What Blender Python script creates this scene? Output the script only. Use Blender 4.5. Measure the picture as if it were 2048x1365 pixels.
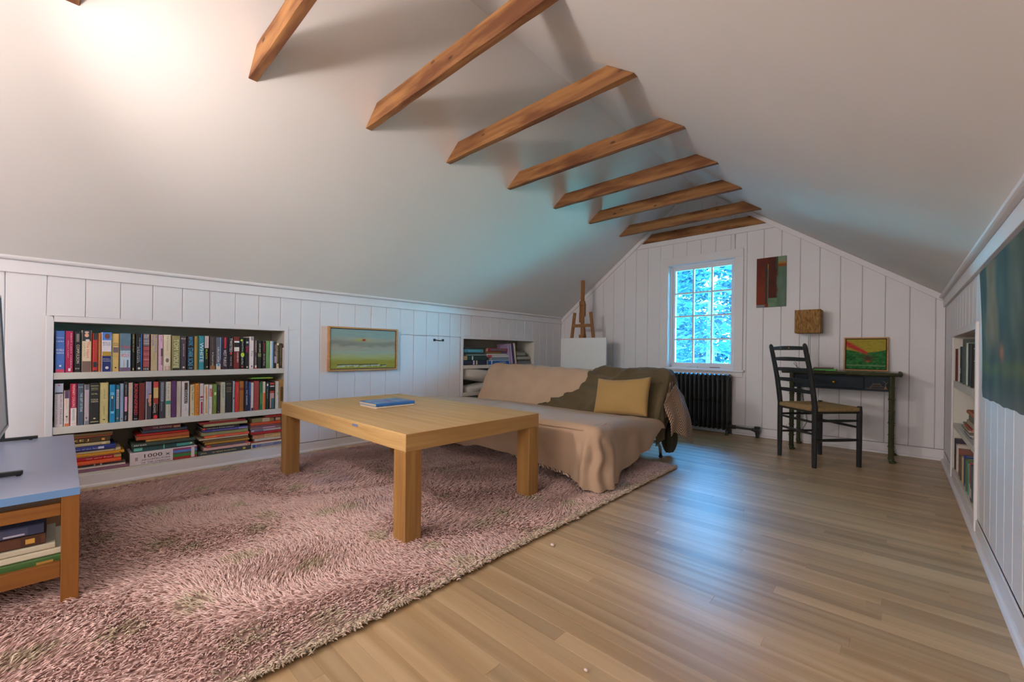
import bpy, bmesh, math, random
import numpy as np
from mathutils import Vector, Matrix, noise
S = bpy.context.scene
for o in list(bpy.data.objects): bpy.data.objects.remove(o)
C = S.collection
random.seed(7)
# ---------------------------------------------------------------- camera
cd = bpy.data.cameras.new('camera'); cam = bpy.data.objects.new('camera', cd); C.objects.link(cam)
YAW = 0.747750; ROLL = 0.011850
cd.sensor_fit = 'HORIZONTAL'; cd.sensor_width = 36.0
cd.lens = 36.0*833.545/2048
cd.shift_y = (702.82-682.5)/2048
cd.clip_start = 0.02; cd.clip_end = 200
f_ = Vector((-math.sin(YAW), math.cos(YAW), 0)); r_ = Vector((math.cos(YAW), math.sin(YAW), 0)); z_ = Vector((0,0,1))
r2 = r_*math.cos(ROLL)+z_*math.sin(ROLL); u2 = -r_*math.sin(ROLL)+z_*math.cos(ROLL)
m = Matrix((r2, u2, -f_)).transposed().to_4x4(); m.translation = Vector((0,0,0.85))
cam.matrix_world = m
S.camera = cam
# ---------------------------------------------------------------- view
S.view_settings.view_transform = 'Standard'; S.view_settings.look = 'None'
S.view_settings.gamma = 1.0; S.view_settings.use_curve_mapping = False
S.view_settings.exposure = 0.12
# ---------------------------------------------------------------- daylight
W = bpy.data.worlds.new('sky'); S.world = W; W.use_nodes = True
nt = W.node_tree; nt.nodes.clear()
wo = nt.nodes.new('ShaderNodeOutputWorld'); bg = nt.nodes.new('ShaderNodeBackground')
tc = nt.nodes.new('ShaderNodeTexCoord'); sx = nt.nodes.new('ShaderNodeSeparateXYZ')
mr = nt.nodes.new('ShaderNodeMapRange'); mr.inputs['From Min'].default_value = -0.15; mr.inputs['From Max'].default_value = 0.9
cr = nt.nodes.new('ShaderNodeValToRGB')
cr.color_ramp.elements[0].color = (0.08,0.58,0.74,1); cr.color_ramp.elements[1].color = (0.03,0.22,0.90,1)
nt.links.new(tc.outputs['Generated'], sx.inputs[0]); nt.links.new(sx.outputs['Z'], mr.inputs['Value'])
nt.links.new(mr.outputs[0], cr.inputs[0]); nt.links.new(cr.outputs[0], bg.inputs[0]); bg.inputs[1].default_value = 62
nt.links.new(bg.outputs[0], wo.inputs[0])
# ---------------------------------------------------------------- room light: unseen flash and added fills
def lamp(name, kind, loc, energy, col, size=0.2, target=None, size_y=None):
    d = bpy.data.lights.new(name, kind); d.energy = energy; d.color = col
    if kind == 'AREA':
        d.size = size
        if size_y: d.shape = 'RECTANGLE'; d.size_y = size_y
    else: d.shadow_soft_size = size
    o = bpy.data.objects.new(name, d); C.objects.link(o); o.location = loc
    if target is not None:
        o.rotation_euler = (Vector(target)-Vector(loc)).to_track_quat('-Z','Y').to_euler()
    return o
lamp('unseen_flash', 'POINT', (-2.08,-0.40,1.70), 9, (1.0,0.86,0.80), 0.09)  # off-frame flash, position worked out from the cast shadows
sp_ = lamp('unseen_flash_spot', 'SPOT', (-2.08,-0.40,1.72), 62, (1.0,0.87,0.81), 0.07, (-1.0,4.8,1.75)); sp_.data.spot_size = math.radians(150); sp_.data.spot_blend = 1.0  # same unseen flash, aimed to strengthen far shadows and spare the near ceiling
lamp('rear_fill_panel', 'AREA', (-1.3,-2.45,1.30), 57, (1.0,0.92,0.87), 2.4, (-1.0,3,1.3), 1.4)  # added fill panel; the back wall has no window
lamp('right_ceiling_fill', 'POINT', (-0.75,-1.1,1.55), 12, (1.0,0.90,0.84), 0.25)  # added unseen fill that lifts the right-hand ceiling
# ---------------------------------------------------------------- materials
MC = {}
def lin(h, k=1.0):
    c = [int(h[i:i+2],16)/255 for i in (0,2,4)]
    c = [(x/12.92 if x <= .04045 else ((x+.055)/1.055)**2.4) for x in c]
    mx = max(c)*k
    if mx > .9: k = k*.9/mx
    return (c[0]*k, c[1]*k, c[2]*k, 1)
def N(nt, t, **kw):
    n = nt.nodes.new('ShaderNode'+t)
    for k, v in kw.items(): setattr(n, k, v)
    return n
def mat(name, col, rough=.6, vary=.12, scale=12, metal=0, bump=0, bscale=60, stretch=(1,1,1), col2=None, sheen=0, spec=.5):
    key = (name, str(col), rough, col2)
    if key in MC: return MC[key]
    M = bpy.data.materials.new(name); M.use_nodes = True; nt = M.node_tree; b = nt.nodes['Principled BSDF']
    c = lin(col) if isinstance(col, str) else tuple(col)+((1,) if len(col) == 3 else ())
    b.inputs['Roughness'].default_value = rough; b.inputs['Metallic'].default_value = metal
    b.inputs['Specular IOR Level'].default_value = spec
    if sheen: b.inputs['Sheen Weight'].default_value = sheen
    tc = N(nt,'TexCoord'); mp = N(nt,'Mapping'); mp.inputs['Scale'].default_value = stretch
    nz = N(nt,'TexNoise'); nz.inputs['Scale'].default_value = scale; nz.inputs['Detail'].default_value = 4
    nt.links.new(tc.outputs['Object'], mp.inputs[0]); nt.links.new(mp.outputs[0], nz.inputs['Vector'])
    r = N(nt,'ValToRGB'); e = r.color_ramp.elements; e[0].position = .3; e[1].position = .7
    c2 = lin(col2) if isinstance(col2, str) else None
    e[0].color = c2 if c2 else tuple(x*(1-vary) for x in c[:3])+(1,)
    e[1].color = c if c2 else tuple(min(1,x*(1+vary*.5)) for x in c[:3])+(1,)
    nt.links.new(nz.outputs[0], r.inputs[0]); nt.links.new(r.outputs[0], b.inputs['Base Color'])
    if bump:
        n2 = N(nt,'TexNoise'); n2.inputs['Scale'].default_value = bscale; n2.inputs['Detail'].default_value = 3
        nt.links.new(mp.outputs[0], n2.inputs['Vector'])
        bm_ = N(nt,'Bump'); bm_.inputs['Strength'].default_value = bump; bm_.inputs['Distance'].default_value = .01
        nt.links.new(n2.outputs[0], bm_.inputs['Height']); nt.links.new(bm_.outputs[0], b.inputs['Normal'])
    MC[key] = M; return M
def vcol_mat(name, rough=.6, attr='Col', bump=0.0):
    if name in MC: return MC[name]
    M = bpy.data.materials.new(name); M.use_nodes = True; nt = M.node_tree; b = nt.nodes['Principled BSDF']
    a = N(nt,'Attribute'); a.attribute_name = attr
    b.inputs['Roughness'].default_value = max(rough,.75); b.inputs['Specular IOR Level'].default_value = .12
    if bump:
        tc = N(nt,'TexCoord'); n2 = N(nt,'TexNoise'); n2.inputs['Scale'].default_value = 90
        mx = N(nt,'MixRGB'); mx.blend_type = 'MULTIPLY'; mx.inputs[0].default_value = .35
        nt.links.new(tc.outputs['Object'], n2.inputs['Vector']); nt.links.new(a.outputs['Color'], mx.inputs[1]); nt.links.new(n2.outputs['Color'], mx.inputs[2])
        bm_ = N(nt,'Bump'); bm_.inputs['Strength'].default_value = bump; bm_.inputs['Distance'].default_value = .004
        nt.links.new(n2.outputs[0], bm_.inputs['Height']); nt.links.new(bm_.outputs[0], b.inputs['Normal'])
    nt.links.new(a.outputs['Color'], b.inputs['Base Color'])
    MC[name] = M; return M
def wood(name, light, dark, rough=.5, axis=0, scale=1.0, knots=0.0, stain=None, coat=0, island=True):
    """long-grain wood; grain runs along object axis 0,1 or 2"""
    if name in MC: return MC[name]
    M = bpy.data.materials.new(name); M.use_nodes = True; nt = M.node_tree; b = nt.nodes['Principled BSDF']; L = nt.links.new
    b.inputs['Roughness'].default_value = rough; b.inputs['Coat Weight'].default_value = coat
    if name == 'oak_floor': b.inputs['Specular IOR Level'].default_value = .5
    tc = N(nt,'TexCoord'); mp = N(nt,'Mapping'); st = [34*scale]*3; st[axis] = 1.6*scale; mp.inputs['Scale'].default_value = st
    L(tc.outputs['Object'], mp.inputs[0]); vec = mp.outputs[0]
    g = N(nt,'NewGeometry')
    if island:
        ad = N(nt,'VectorMath'); ad.operation = 'ADD'; ml = N(nt,'Math'); ml.operation = 'MULTIPLY'; ml.inputs[1].default_value = 53
        L(g.outputs['Random Per Island'], ml.inputs[0]); L(vec, ad.inputs[0]); L(ml.outputs[0], ad.inputs[1]); vec = ad.outputs[0]
    n1 = N(nt,'TexNoise'); n1.inputs['Scale'].default_value = 1.0; n1.inputs['Detail'].default_value = 6; n1.inputs['Distortion'].default_value = .6
    L(vec, n1.inputs['Vector'])
    r = N(nt,'ValToRGB'); e = r.color_ramp.elements; e[0].position = .32; e[1].position = .68
    e[0].color = lin(dark); e[1].color = lin(light); L(n1.outputs[0], r.inputs[0]); out = r.outputs[0]
    if island:
        hs = N(nt,'HueSaturation'); mr = N(nt,'MapRange'); mr.inputs['To Min'].default_value = .78; mr.inputs['To Max'].default_value = 1.14
        L(g.outputs['Random Per Island'], mr.inputs['Value']); L(mr.outputs[0], hs.inputs['Value']); L(out, hs.inputs['Color']); out = hs.outputs[0]
    if stain:
        n3 = N(nt,'TexNoise'); n3.inputs['Scale'].default_value = 1.0; n3.inputs['Detail'].default_value = 3
        mp3 = N(nt,'Mapping'); s3 = [14]*3; s3[axis] = 2.6; mp3.inputs['Scale'].default_value = s3; L(tc.outputs['Object'], mp3.inputs[0]); L(mp3.outputs[0], n3.inputs['Vector'])
        r3 = N(nt,'ValToRGB'); q = r3.color_ramp.elements; q[0].position = .46; q[1].position = .64; q[0].color = (0,0,0,1); q[1].color = (.75,.75,.75,1)
        L(n3.outputs[0], r3.inputs[0]); mx = N(nt,'MixRGB'); L(r3.outputs[0], mx.inputs[0]); L(out, mx.inputs[1]); mx.inputs[2].default_value = lin(stain); out = mx.outputs[0]
    if knots:
        v = N(nt,'TexVoronoi'); v.inputs['Scale'].default_value = 1.0; mpk = N(nt,'Mapping'); sk = [11]*3; sk[axis] = 4.5; mpk.inputs['Scale'].default_value = sk
        L(tc.outputs['Object'], mpk.inputs[0]); L(mpk.outputs[0], v.inputs['Vector'])
        rk = N(nt,'ValToRGB'); q = rk.color_ramp.elements; q[0].position = .05; q[1].position = .12; q[0].color = (knots,)*3+(1,); q[1].color = (0,0,0,1)
        L(v.outputs['Distance'], rk.inputs[0]); mk = N(nt,'MixRGB'); L(rk.outputs[0], mk.inputs[0]); L(out, mk.inputs[1]); mk.inputs[2].default_value = lin('2c1608'); out = mk.outputs[0]
    L(out, b.inputs['Base Color'])
    bp = N(nt,'Bump'); bp.inputs['Strength'].default_value = .12; bp.inputs['Distance'].default_value = .004; L(n1.outputs[0], bp.inputs['Height']); L(bp.outputs[0], b.inputs['Normal'])
    MC[name] = M; return M
# ---------------------------------------------------------------- mesh helpers
class MB:
    def __init__(s): s.v = []; s.f = []; s.mi = []; s.mats = []
    def m(s, mt):
        if mt not in s.mats: s.mats.append(mt)
        return s.mats.index(mt)
    def add(s, vs, fs, mt):
        k = len(s.v); i = s.m(mt); s.v += [tuple(p) for p in vs]; s.f += [tuple(k+a for a in f) for f in fs]; s.mi += [i]*len(fs); return s
    def box(s, x0, x1, y0, y1, z0, z1, mt, M=None):
        vs = [Vector((x,y,z)) for x in (x0,x1) for y in (y0,y1) for z in (z0,z1)]
        if M is not None: vs = [M @ p for p in vs]
        return s.add(vs, [(0,1,3,2),(4,6,7,5),(0,4,5,1),(2,3,7,6),(0,2,6,4),(1,5,7,3)], mt)
    def prism(s, poly, a, b, mt, ax='y', M=None):
        """poly in the two other axes, extruded along ax from a to b"""
        n = len(poly)
        def P(p, t):
            q = {'x':(t,p[0],p[1]), 'y':(p[0],t,p[1]), 'z':(p[0],p[1],t)}[ax]
            return M @ Vector(q) if M is not None else Vector(q)
        vs = [P(p,a) for p in poly]+[P(p,b) for p in poly]
        fs = [tuple(range(n)), tuple(range(2*n-1,n-1,-1))]+[(i,(i+1)%n,n+(i+1)%n,n+i) for i in range(n)]
        return s.add(vs, fs, mt)
    def tube(s, pts, rad, mt, seg=8, flat=1.0):
        pts = [Vector(p) for p in pts]; n = len(pts)
        if not hasattr(rad, '__len__'): rad = [rad]*n
        vs = []; up0 = None
        for i, p in enumerate(pts):
            t = (pts[min(i+1,n-1)]-pts[max(i-1,0)]).normalized()
            if up0 is None: up0 = Vector((0,0,1)) if abs(t.z) < .9 else Vector((1,0,0))
            a = t.cross(up0).normalized(); b = a.cross(t).normalized(); up0 = b
            for k in range(seg):
                q = 2*math.pi*k/seg; vs.append(p+(a*math.cos(q)+b*math.sin(q)*flat)*rad[i])
        fs = [(i*seg+k, i*seg+(k+1)%seg, (i+1)*seg+(k+1)%seg, (i+1)*seg+k) for i in range(n-1) for k in range(seg)]
        fs += [tuple(range(seg-1,-1,-1)), tuple((n-1)*seg+k for k in range(seg))]
        return s.add(vs, fs, mt)
    def grid(s, P, nu, nv, mt, closed_u=False):
        vs = [P(i/(nu if closed_u else nu-1), j/(nv-1)) for j in range(nv) for i in range(nu)]
        fs = [(j*nu+i, j*nu+(i+1)%nu, (j+1)*nu+(i+1)%nu, (j+1)*nu+i) for j in range(nv-1) for i in range(nu if closed_u else nu-1)]
        return s.add(vs, fs, mt)
    def sphere(s, c, r, mt, nu=14, nv=9, sc=(1,1,1)):
        c = Vector(c)
        return s.grid(lambda u,v: c+Vector((r*sc[0]*math.sin(math.pi*v)*math.cos(2*math.pi*u), r*sc[1]*math.sin(math.pi*v)*math.sin(2*math.pi*u), -r*sc[2]*math.cos(math.pi*v))), nu, nv, mt, True)
    def build(s, name, parent=None, smooth=False, bevel=0, kind=None, loc=None, fix=True, M=None, seg=2, angle=.6):
        me = bpy.data.meshes.new(name); me.from_pydata([tuple(p) for p in s.v], [], s.f)
        for mt in s.mats: me.materials.append(mt)
        me.polygons.foreach_set('material_index', s.mi)
        if fix:
            bm = bmesh.new(); bm.from_mesh(me); bmesh.ops.remove_doubles(bm, verts=bm.verts, dist=1e-6)
            bmesh.ops.recalc_face_normals(bm, faces=bm.faces); bm.to_mesh(me); bm.free()
        if smooth: me.polygons.foreach_set('use_smooth', [True]*len(me.polygons))
        me.update()
        o = bpy.data.objects.new(name, me); C.objects.link(o)
        if parent is not None: o.parent = parent
        if M is not None: o.matrix_basis = M
        if loc is not None: o.location = loc
        if kind: o['kind'] = kind
        if bevel:
            b = o.modifiers.new('bevel','BEVEL'); b.width = bevel; b.segments = seg; b.limit_method = 'ANGLE'; b.angle_limit = angle
            b.harden_normals = False
        return o
def thing(name, label, cat, loc=(0,0,0), rz=0, group=None):
    o = bpy.data.objects.new(name, None); C.objects.link(o); o.location = loc; o.rotation_euler = (0,0,rz)
    o.empty_display_size = .05
    o['label'] = label; o['category'] = cat
    if group: o['group'] = group
    return o
def tag(o, label, cat, group=None):
    o['label'] = label; o['category'] = cat
    if group: o['group'] = group
    return o
def nz(x, y=0, z=0, s=1): return noise.noise(Vector((x*s, y*s, z*s)))
def arc(c, r, a0, a1, n): return [(c[0]+r*math.cos(a0+(a1-a0)*i/n), c[1]+r*math.sin(a0+(a1-a0)*i/n)) for i in range(n+1)]
FONT = {}
def text_mesh(t):
    """(verts, faces) of the word, scaled to a unit box"""
    if t in FONT: return FONT[t]
    cu = bpy.data.curves.new('lettering', 'FONT'); cu.body = t; cu.resolution_u = 2
    o = bpy.data.objects.new('lettering', cu); C.objects.link(o)
    me = bpy.data.meshes.new_from_object(o.evaluated_get(bpy.context.evaluated_depsgraph_get()))
    vs = [v.co.copy() for v in me.vertices]; fs = [tuple(p.vertices) for p in me.polygons]
    bpy.data.objects.remove(o); bpy.data.curves.remove(cu); bpy.data.meshes.remove(me)
    if not vs: FONT[t] = ([], []); return FONT[t]
    x0 = min(v.x for v in vs); x1 = max(v.x for v in vs); y0 = min(v.y for v in vs); y1 = max(v.y for v in vs)
    vs = [((v.x-x0)/(x1-x0), (v.y-y0)/(y1-y0)) for v in vs]
    FONT[t] = (vs, fs); return FONT[t]
def picture(name, w, h, nx, ny, fn, parent, M, rough=.5, bump=.25):
    """a painted surface: w x h metres in local X,Z; colours from fn(u,v)"""
    vs = [(w*i/nx, 0, h*j/ny) for j in range(ny+1) for i in range(nx+1)]
    fs = [(j*(nx+1)+i, j*(nx+1)+i+1, (j+1)*(nx+1)+i+1, (j+1)*(nx+1)+i) for j in range(ny) for i in range(nx)]
    me = bpy.data.meshes.new(name); me.from_pydata(vs, [], fs); me.materials.append(vcol_mat('painted_canvas', rough, bump=bump))
    a = me.color_attributes.new('Col', 'FLOAT_COLOR', 'POINT')
    a.data.foreach_set('color', [x for j in range(ny+1) for i in range(nx+1) for x in fn(i/nx, j/ny)])
    o = bpy.data.objects.new(name, me); C.objects.link(o)
    if parent is not None: o.parent = parent
    o.matrix_basis = M; return o
def mixc(a, b, t):
    t = max(0, min(1, t)); return tuple(a[i]+(b[i]-a[i])*t for i in range(3))+(1,)
def sm(a, b, x):
    t = max(0, min(1, (x-a)/(b-a))); return t*t*(3-2*t)
# ---------------------------------------------------------------- common materials
WHITE = mat('white_satin_paint', (.785,.765,.79), .42, .03, 3)
CEIL = mat('ceiling_plaster', (.78,.745,.72), .8, .03, 1.5, bump=.03, bscale=200)
SHELFP = mat('cream_shelf_paint', (.70,.67,.60), .45, .05, 6)
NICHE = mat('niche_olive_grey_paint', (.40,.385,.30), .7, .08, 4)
FLOORW = wood('oak_floor', 'c6aa84', 'a98b64', .37, 0, .55)
BEAMW = wood('rough_beam_timber', 'aa7846', '7e532f', .75, 0, .7, knots=.85, stain='5a2c12', island=False)
OAK = wood('oak_veneer', 'cca972', 'b8925a', .5, 0, 1.0, island=False)
OAKY = wood('oak_veneer_cross', 'c29a60', 'aa7f48', .5, 1, 1.0, island=False)
BEECHV = wood('beech_upright', '9a6426', '82501a', .5, 2, .8, island=False)
OAKV = wood('oak_veneer_upright', 'ae8246', '906636', .5, 2, 1.0, island=False)
BEECH = wood('beech_side_table', '9a6426', '82501a', .5, 1, .8, island=False)
EASELW = wood('easel_beech', 'a8743e', '8a5a2c', .5, 2, 1.0)
PALE = wood('pale_frame_wood', 'c89660', 'ae7c48', .5, 0, 1.0)
BLACKM = mat('black_plastic', '1e2024', .4, .1)
CHROME = mat('chrome_tube', 'c8ccd0', .18, .05, metal=1)
# ================================================================ SETTING
XL, XR, YG, YB = -3.566, .28, 4.878, -2.6
def zl(x): return 2.207+.776*(x+2.41)
def zr(x): return 2.207-.703*(x+.952)
XRG = -1.7156; ZRG = zl(XRG)
# floor: strips run across the room (along x)
fb = MB(); fb.box(XL-.55, XR+.55, YB-.1, YG+.16, -.08, -.0205, mat('subfloor', '3a2c1c', .9))
floor = fb.build('floor', kind='structure')
random.seed(11)
rowsn = int((YG-YB)/.0572); stuff = MB(); cnt = 0
for i in range(rowsn+1):
    y0 = YG-(i+1)*.0572
    x = XL+random.uniform(-.9, 0)
    while x < XR:
        ln = random.choice([.35,.6,.8,1.0,1.3,1.6]); x1 = min(XR, x+ln); xa = max(x, XL)
        if x1-xa > .02:
            vis = (x1 > -1.2 and y0 > .45) or (y0 > 3.45 and x1 > -1.5)
            tgt = MB() if vis and cnt < 290 else stuff
            e = .0004
            a, b, c, d = xa+.0002, x1-.0002, y0+.0002, y0+.0570
            zt = 0; vs = [(a,c,-.02),(b,c,-.02),(b,d,-.02),(a,d,-.02),(a,c,-e),(b,c,-e),(b,d,-e),(a,d,-e),(a+e,c+e,zt),(b-e,c+e,zt),(b-e,d-e,zt),(a+e,d-e,zt)]
            fs = [(0,1,5,4),(1,2,6,5),(2,3,7,6),(3,0,4,7),(4,5,9,8),(5,6,10,9),(6,7,11,10),(7,4,8,11),(8,9,10,11)]
            tgt.add(vs, fs, FLOORW)
            if tgt is not stuff: tgt.build('plank', floor, fix=False); cnt += 1
        x = x1 if x1 < XR else XR
o = stuff.build('planks_out_of_view', floor, fix=False); o['kind'] = 'stuff'
# per-plank tone that also works across separate objects
nt = FLOORW.node_tree; L = nt.links.new
oi = N(nt,'ObjectInfo'); g = [n for n in nt.nodes if n.bl_idname == 'ShaderNodeNewGeometry'][0]
sumr = N(nt,'Math'); sumr.operation = 'ADD'; fr = N(nt,'Math'); fr.operation = 'FRACT'
L(oi.outputs['Random'], sumr.inputs[0]); L(g.outputs['Random Per Island'], sumr.inputs[1]); L(sumr.outputs[0], fr.inputs[0])
for l in list(nt.links):
    if l.from_socket == g.outputs['Random Per Island'] and l.to_node not in (sumr,):
        ts = l.to_socket; nt.links.remove(l); L(fr.outputs[0], ts)

# knee walls and gables made of upright boards
def zcut(r, hole):
    a, b, c, d = r; ha, hb, hc, hd = hole
    if hb <= a or ha >= b or hd <= c or hc >= d: return [r]
    out = []
    if hd < d: out.append((a, b, hd, d)); d = hd
    if hc > c: out.append((a, b, c, hc)); c = hc
    if ha > a: out.append((a, ha, c, d))
    if hb < b: out.append((hb, b, c, d))
    return out
def subtract(r, hole):
    a, b, c, d = r; ha, hb, hc, hd = hole
    if hb <= a or ha >= b or hd <= c or hc >= d: return [r]
    out = []
    if ha > a: out.append((a, ha, c, d)); a = ha
    if hb < b: out.append((hb, b, c, d)); b = hb
    if hc > c: out.append((a, b, c, hc))
    if hd < d: out.append((a, b, hd, d))
    return out
N1 = (-.037, 1.193, .03, .988)      # big bookcase opening (y0,y1,z0,z1)
N2 = (3.040, 4.268, .03, .982)      # small bookcase opening behind the futon
N3 = (2.975, 4.165, .03, .982)      # right hand bookcase
DOOR = (2.391, 3.005, .075, 1.0)
def knee(name, x, sgn, g0, holes, ztop, solid):
    """sgn: +1 board thickness goes to -x (left wall)"""
    w = MB()
    w.box(x-sgn*.46, x-sgn*.52, YB-.1, YG+.16, -.05, zl(XL-.46) if sgn > 0 else zr(XR+.46), WHITE)  # outer skin added so sky light cannot leak in through gaps
    for r in [(YB-.1, YG+.16, -.02, ztop+.075)]:
        rs = [r]
        for h in solid: rs = [q for p in rs for q in subtract(p, h)]
        for (a,b,c,d) in rs: w.box(x-sgn*.022, x-sgn*.05, a, b, c, d, WHITE)
    wall = w.build(name, kind='structure')
    k0 = math.floor((YB-g0)/.1534)
    k = k0
    while g0+k*.1534 < YG:
        a = max(YB, g0+k*.1534)+.0007; b = min(YG, g0+(k+1)*.1534)-.0007; k += 1
        if b-a < .01: continue
        rs = [(a,b,.078,ztop)]
        for h in holes: rs = [q for p in rs for q in zcut(p, h)]
        rs = [q for q in rs if q[1]-q[0] > .004 and q[3]-q[2] > .004]
        if not rs: continue
        bd = MB()
        for (p,q,c,d) in rs: bd.box(x, x-sgn*.0215, p, q, c, d, WHITE)
        bd.build('board', wall, bevel=.0038, seg=1)
    return wall
gr = lambda n: (n[0]-.0125, n[1]+.0125, n[2], n[3]+.0125)
wl = knee('wall_left', XL, 1, -.0615, [gr(N1), gr(N2), DOOR], 1.262, [gr(N1), gr(N2)])
wr = knee('wall_right', XR, -1, -.02, [gr(N3)], 1.262, [gr(N3)])
# access door cut into the left wall, flush boards
door = bpy.data.objects.new('door_1', None); C.objects.link(door); door['kind'] = 'structure'
g0 = -.0615
for k in range(16, 20):
    a = max(DOOR[0]+.003, g0+k*.1534+.0007); b = min(DOOR[1]-.003, g0+(k+1)*.1534-.0007)
    MB().box(XL-.0215, XL+.001, a, b, DOOR[2]+.003, DOOR[3]-.003, WHITE).build('board', door, bevel=.0038, seg=1)
h = MB(); HM = mat('dark_bronze', '2c2620', .4, metal=.6)
h.tube([(XL+.002,2.645,.958),(XL+.02,2.655,.956),(XL+.026,2.70,.951),(XL+.02,2.748,.956),(XL+.002,2.758,.958)], .0055, HM)
h.box(XL, XL+.004, 2.633, 2.66, .945, .97, HM); h.box(XL, XL+.004, 2.745, 2.77, .945, .97, HM)
h.build('door_handle', door, smooth=False)
# gable wall with the window
WX0, WX1, WZ0, WZ1 = -2.003, -1.290, .680, 1.882
gw = MB()
def clip_board(a, b, z0):
    top = lambda x: min(zl(x), zr(x))
    xs = [a]+([XRG] if a < XRG < b else [])+[b]
    return [(a,z0)]+[(b,z0)]+[(x, top(x)) for x in reversed(xs)]
HOLE = (WX0, WX1, WZ0, WZ1)
def gable_rects(a, b, z0):
    """boards as polygons with the window hole removed"""
    out = []
    if b <= WX0 or a >= WX1: return [clip_board(a, b, z0)]
    xs = sorted(set([a, b]+[x for x in (WX0, WX1) if a < x < b]))
    for p, q in zip(xs[:-1], xs[1:]):
        if q-p < .004: continue
        if p >= WX0-1e-6 and q <= WX1+1e-6:
            out.append([(p,z0),(q,z0),(q,WZ0),(p,WZ0)])
            c = clip_board(p, q, WZ1); out.append(c)
        else: out.append(clip_board(p, q, z0))
    return out
for a, b in ((XL-.52, WX0), (WX0, WX1), (WX1, XR+.52)):
    for p in gable_rects(a, b, -.05): gw.prism(p, YG+.022, YG+.16, WHITE, 'y')
gable = gw.build('wall_far', kind='structure')
k = math.floor((XL+1.019)/.1552)
while -1.019+k*.1552 < XR:
    a = max(XL, -1.019+k*.1552)+.0007; b = min(XR, -1.019+(k+1)*.1552)-.0007; k += 1
    if b-a < .01: continue
    bd = MB()
    for p in gable_rects(a, b, .09): bd.prism(p, YG, YG+.0215, WHITE, 'y')
    bd.build('board', gable, bevel=.0038, seg=1)
# gable behind the camera
bk = MB(); bk.prism([(XL-.52,-.05),(XR+.52,-.05),(XR+.52,zr(XR+.52)),(XRG,ZRG),(XL-.52,zl(XL-.52))], YB-.1, YB, WHITE, 'y')
bk.build('wall_back', kind='structure')
# ceiling: two slopes
cl = MB()
cl.prism([(XL-.55,zl(XL-.55)),(XRG,ZRG),(XRG,ZRG+.1),(XL-.55,zl(XL-.55)+.1)], YB-.1, YG+.16, CEIL, 'y')
cl.prism([(XRG,ZRG),(XR+.55,zr(XR+.55)),(XR+.55,zr(XR+.55)+.1),(XRG,ZRG+.1)], YB-.1, YG+.16, CEIL, 'y')
cl.build('ceiling', kind='structure')
# crown boards on the knee walls: flat board + rounded bead
def crown(name, x, s):
    t = MB(); t.box(x, x+s*.016, YB, YG, 1.250, 1.318, WHITE)
    pts = [(x,1.318),(x+s*.030,1.318)]+[(x+s*(.030+.012*math.cos(a)), 1.332+.013*math.sin(a)) for a in [-1.2,-.6,0,.6,1.2]]+[(x+s*.02,1.356),(x,1.345)]
    t.prism(pts, YB, YG, WHITE, 'y'); t.build(name, kind='structure', bevel=.0015, seg=1)
crown('trim_1', XL, 1); crown('trim_2', XR, -1)
# rake boards and collar on the gable
rk = MB()
def slope_strip(x0, x1, fz, d0, d1, m):
    vs = []; 
    p0 = Vector((x0, fz(x0))); p1 = Vector((x1, fz(x1))); t = (p1-p0).normalized(); n = Vector((t.y, -t.x))
    if n.y > 0: n = -n
    q = [p0+n*d0, p1+n*d0, p1+n*d1, p0+n*d1]
    rk.prism([(a.x,a.y) for a in q], YG-.018, YG, m, 'y')
slope_strip(XL+.0, XRG+.02, zl, 0, .046, WHITE); slope_strip(XRG-.02, XR, zr, 0, .046, WHITE)
rk.prism([(-2.42,2.13),(-.92,2.13),(-1.00,2.187),(-2.35,2.187)], YG-.0185, YG, WHITE, 'y')
rk.build('trim_3', kind='structure', bevel=.002, seg=1)
# baseboards
def base(name, x, s, holes):
    b = MB(); rs = [(YB, YG, 0, .076)]
    for h in holes: rs = [q for p in rs for q in subtract(p, (h[0], h[1], -1, .2))]
    for (a,c,_,_) in rs: b.box(x, x+s*.006, a, c, 0, .076, WHITE)
    pts = [(x+s*.006,0),(x+s*.022,0),(x+s*.0215,.008),(x+s*.018,.015),(x+s*.012,.019),(x+s*.006,.02)]
    b.prism(pts, YB, YG, WHITE, 'y'); b.build(name, kind='structure', bevel=.001, seg=1)
base('baseboard_left', XL, 1, []); base('baseboard_right', XR, -1, [])
b = MB(); b.box(XL, XR, YG-.012, YG, 0, .088, WHITE); b.prism([(YG-.012,0),(YG-.028,0),(YG-.026,.01),(YG-.02,.018),(YG-.012,.02)], XL, XR, WHITE, 'x')
b.build('baseboard_far', kind='structure', bevel=.002, seg=1)
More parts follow.
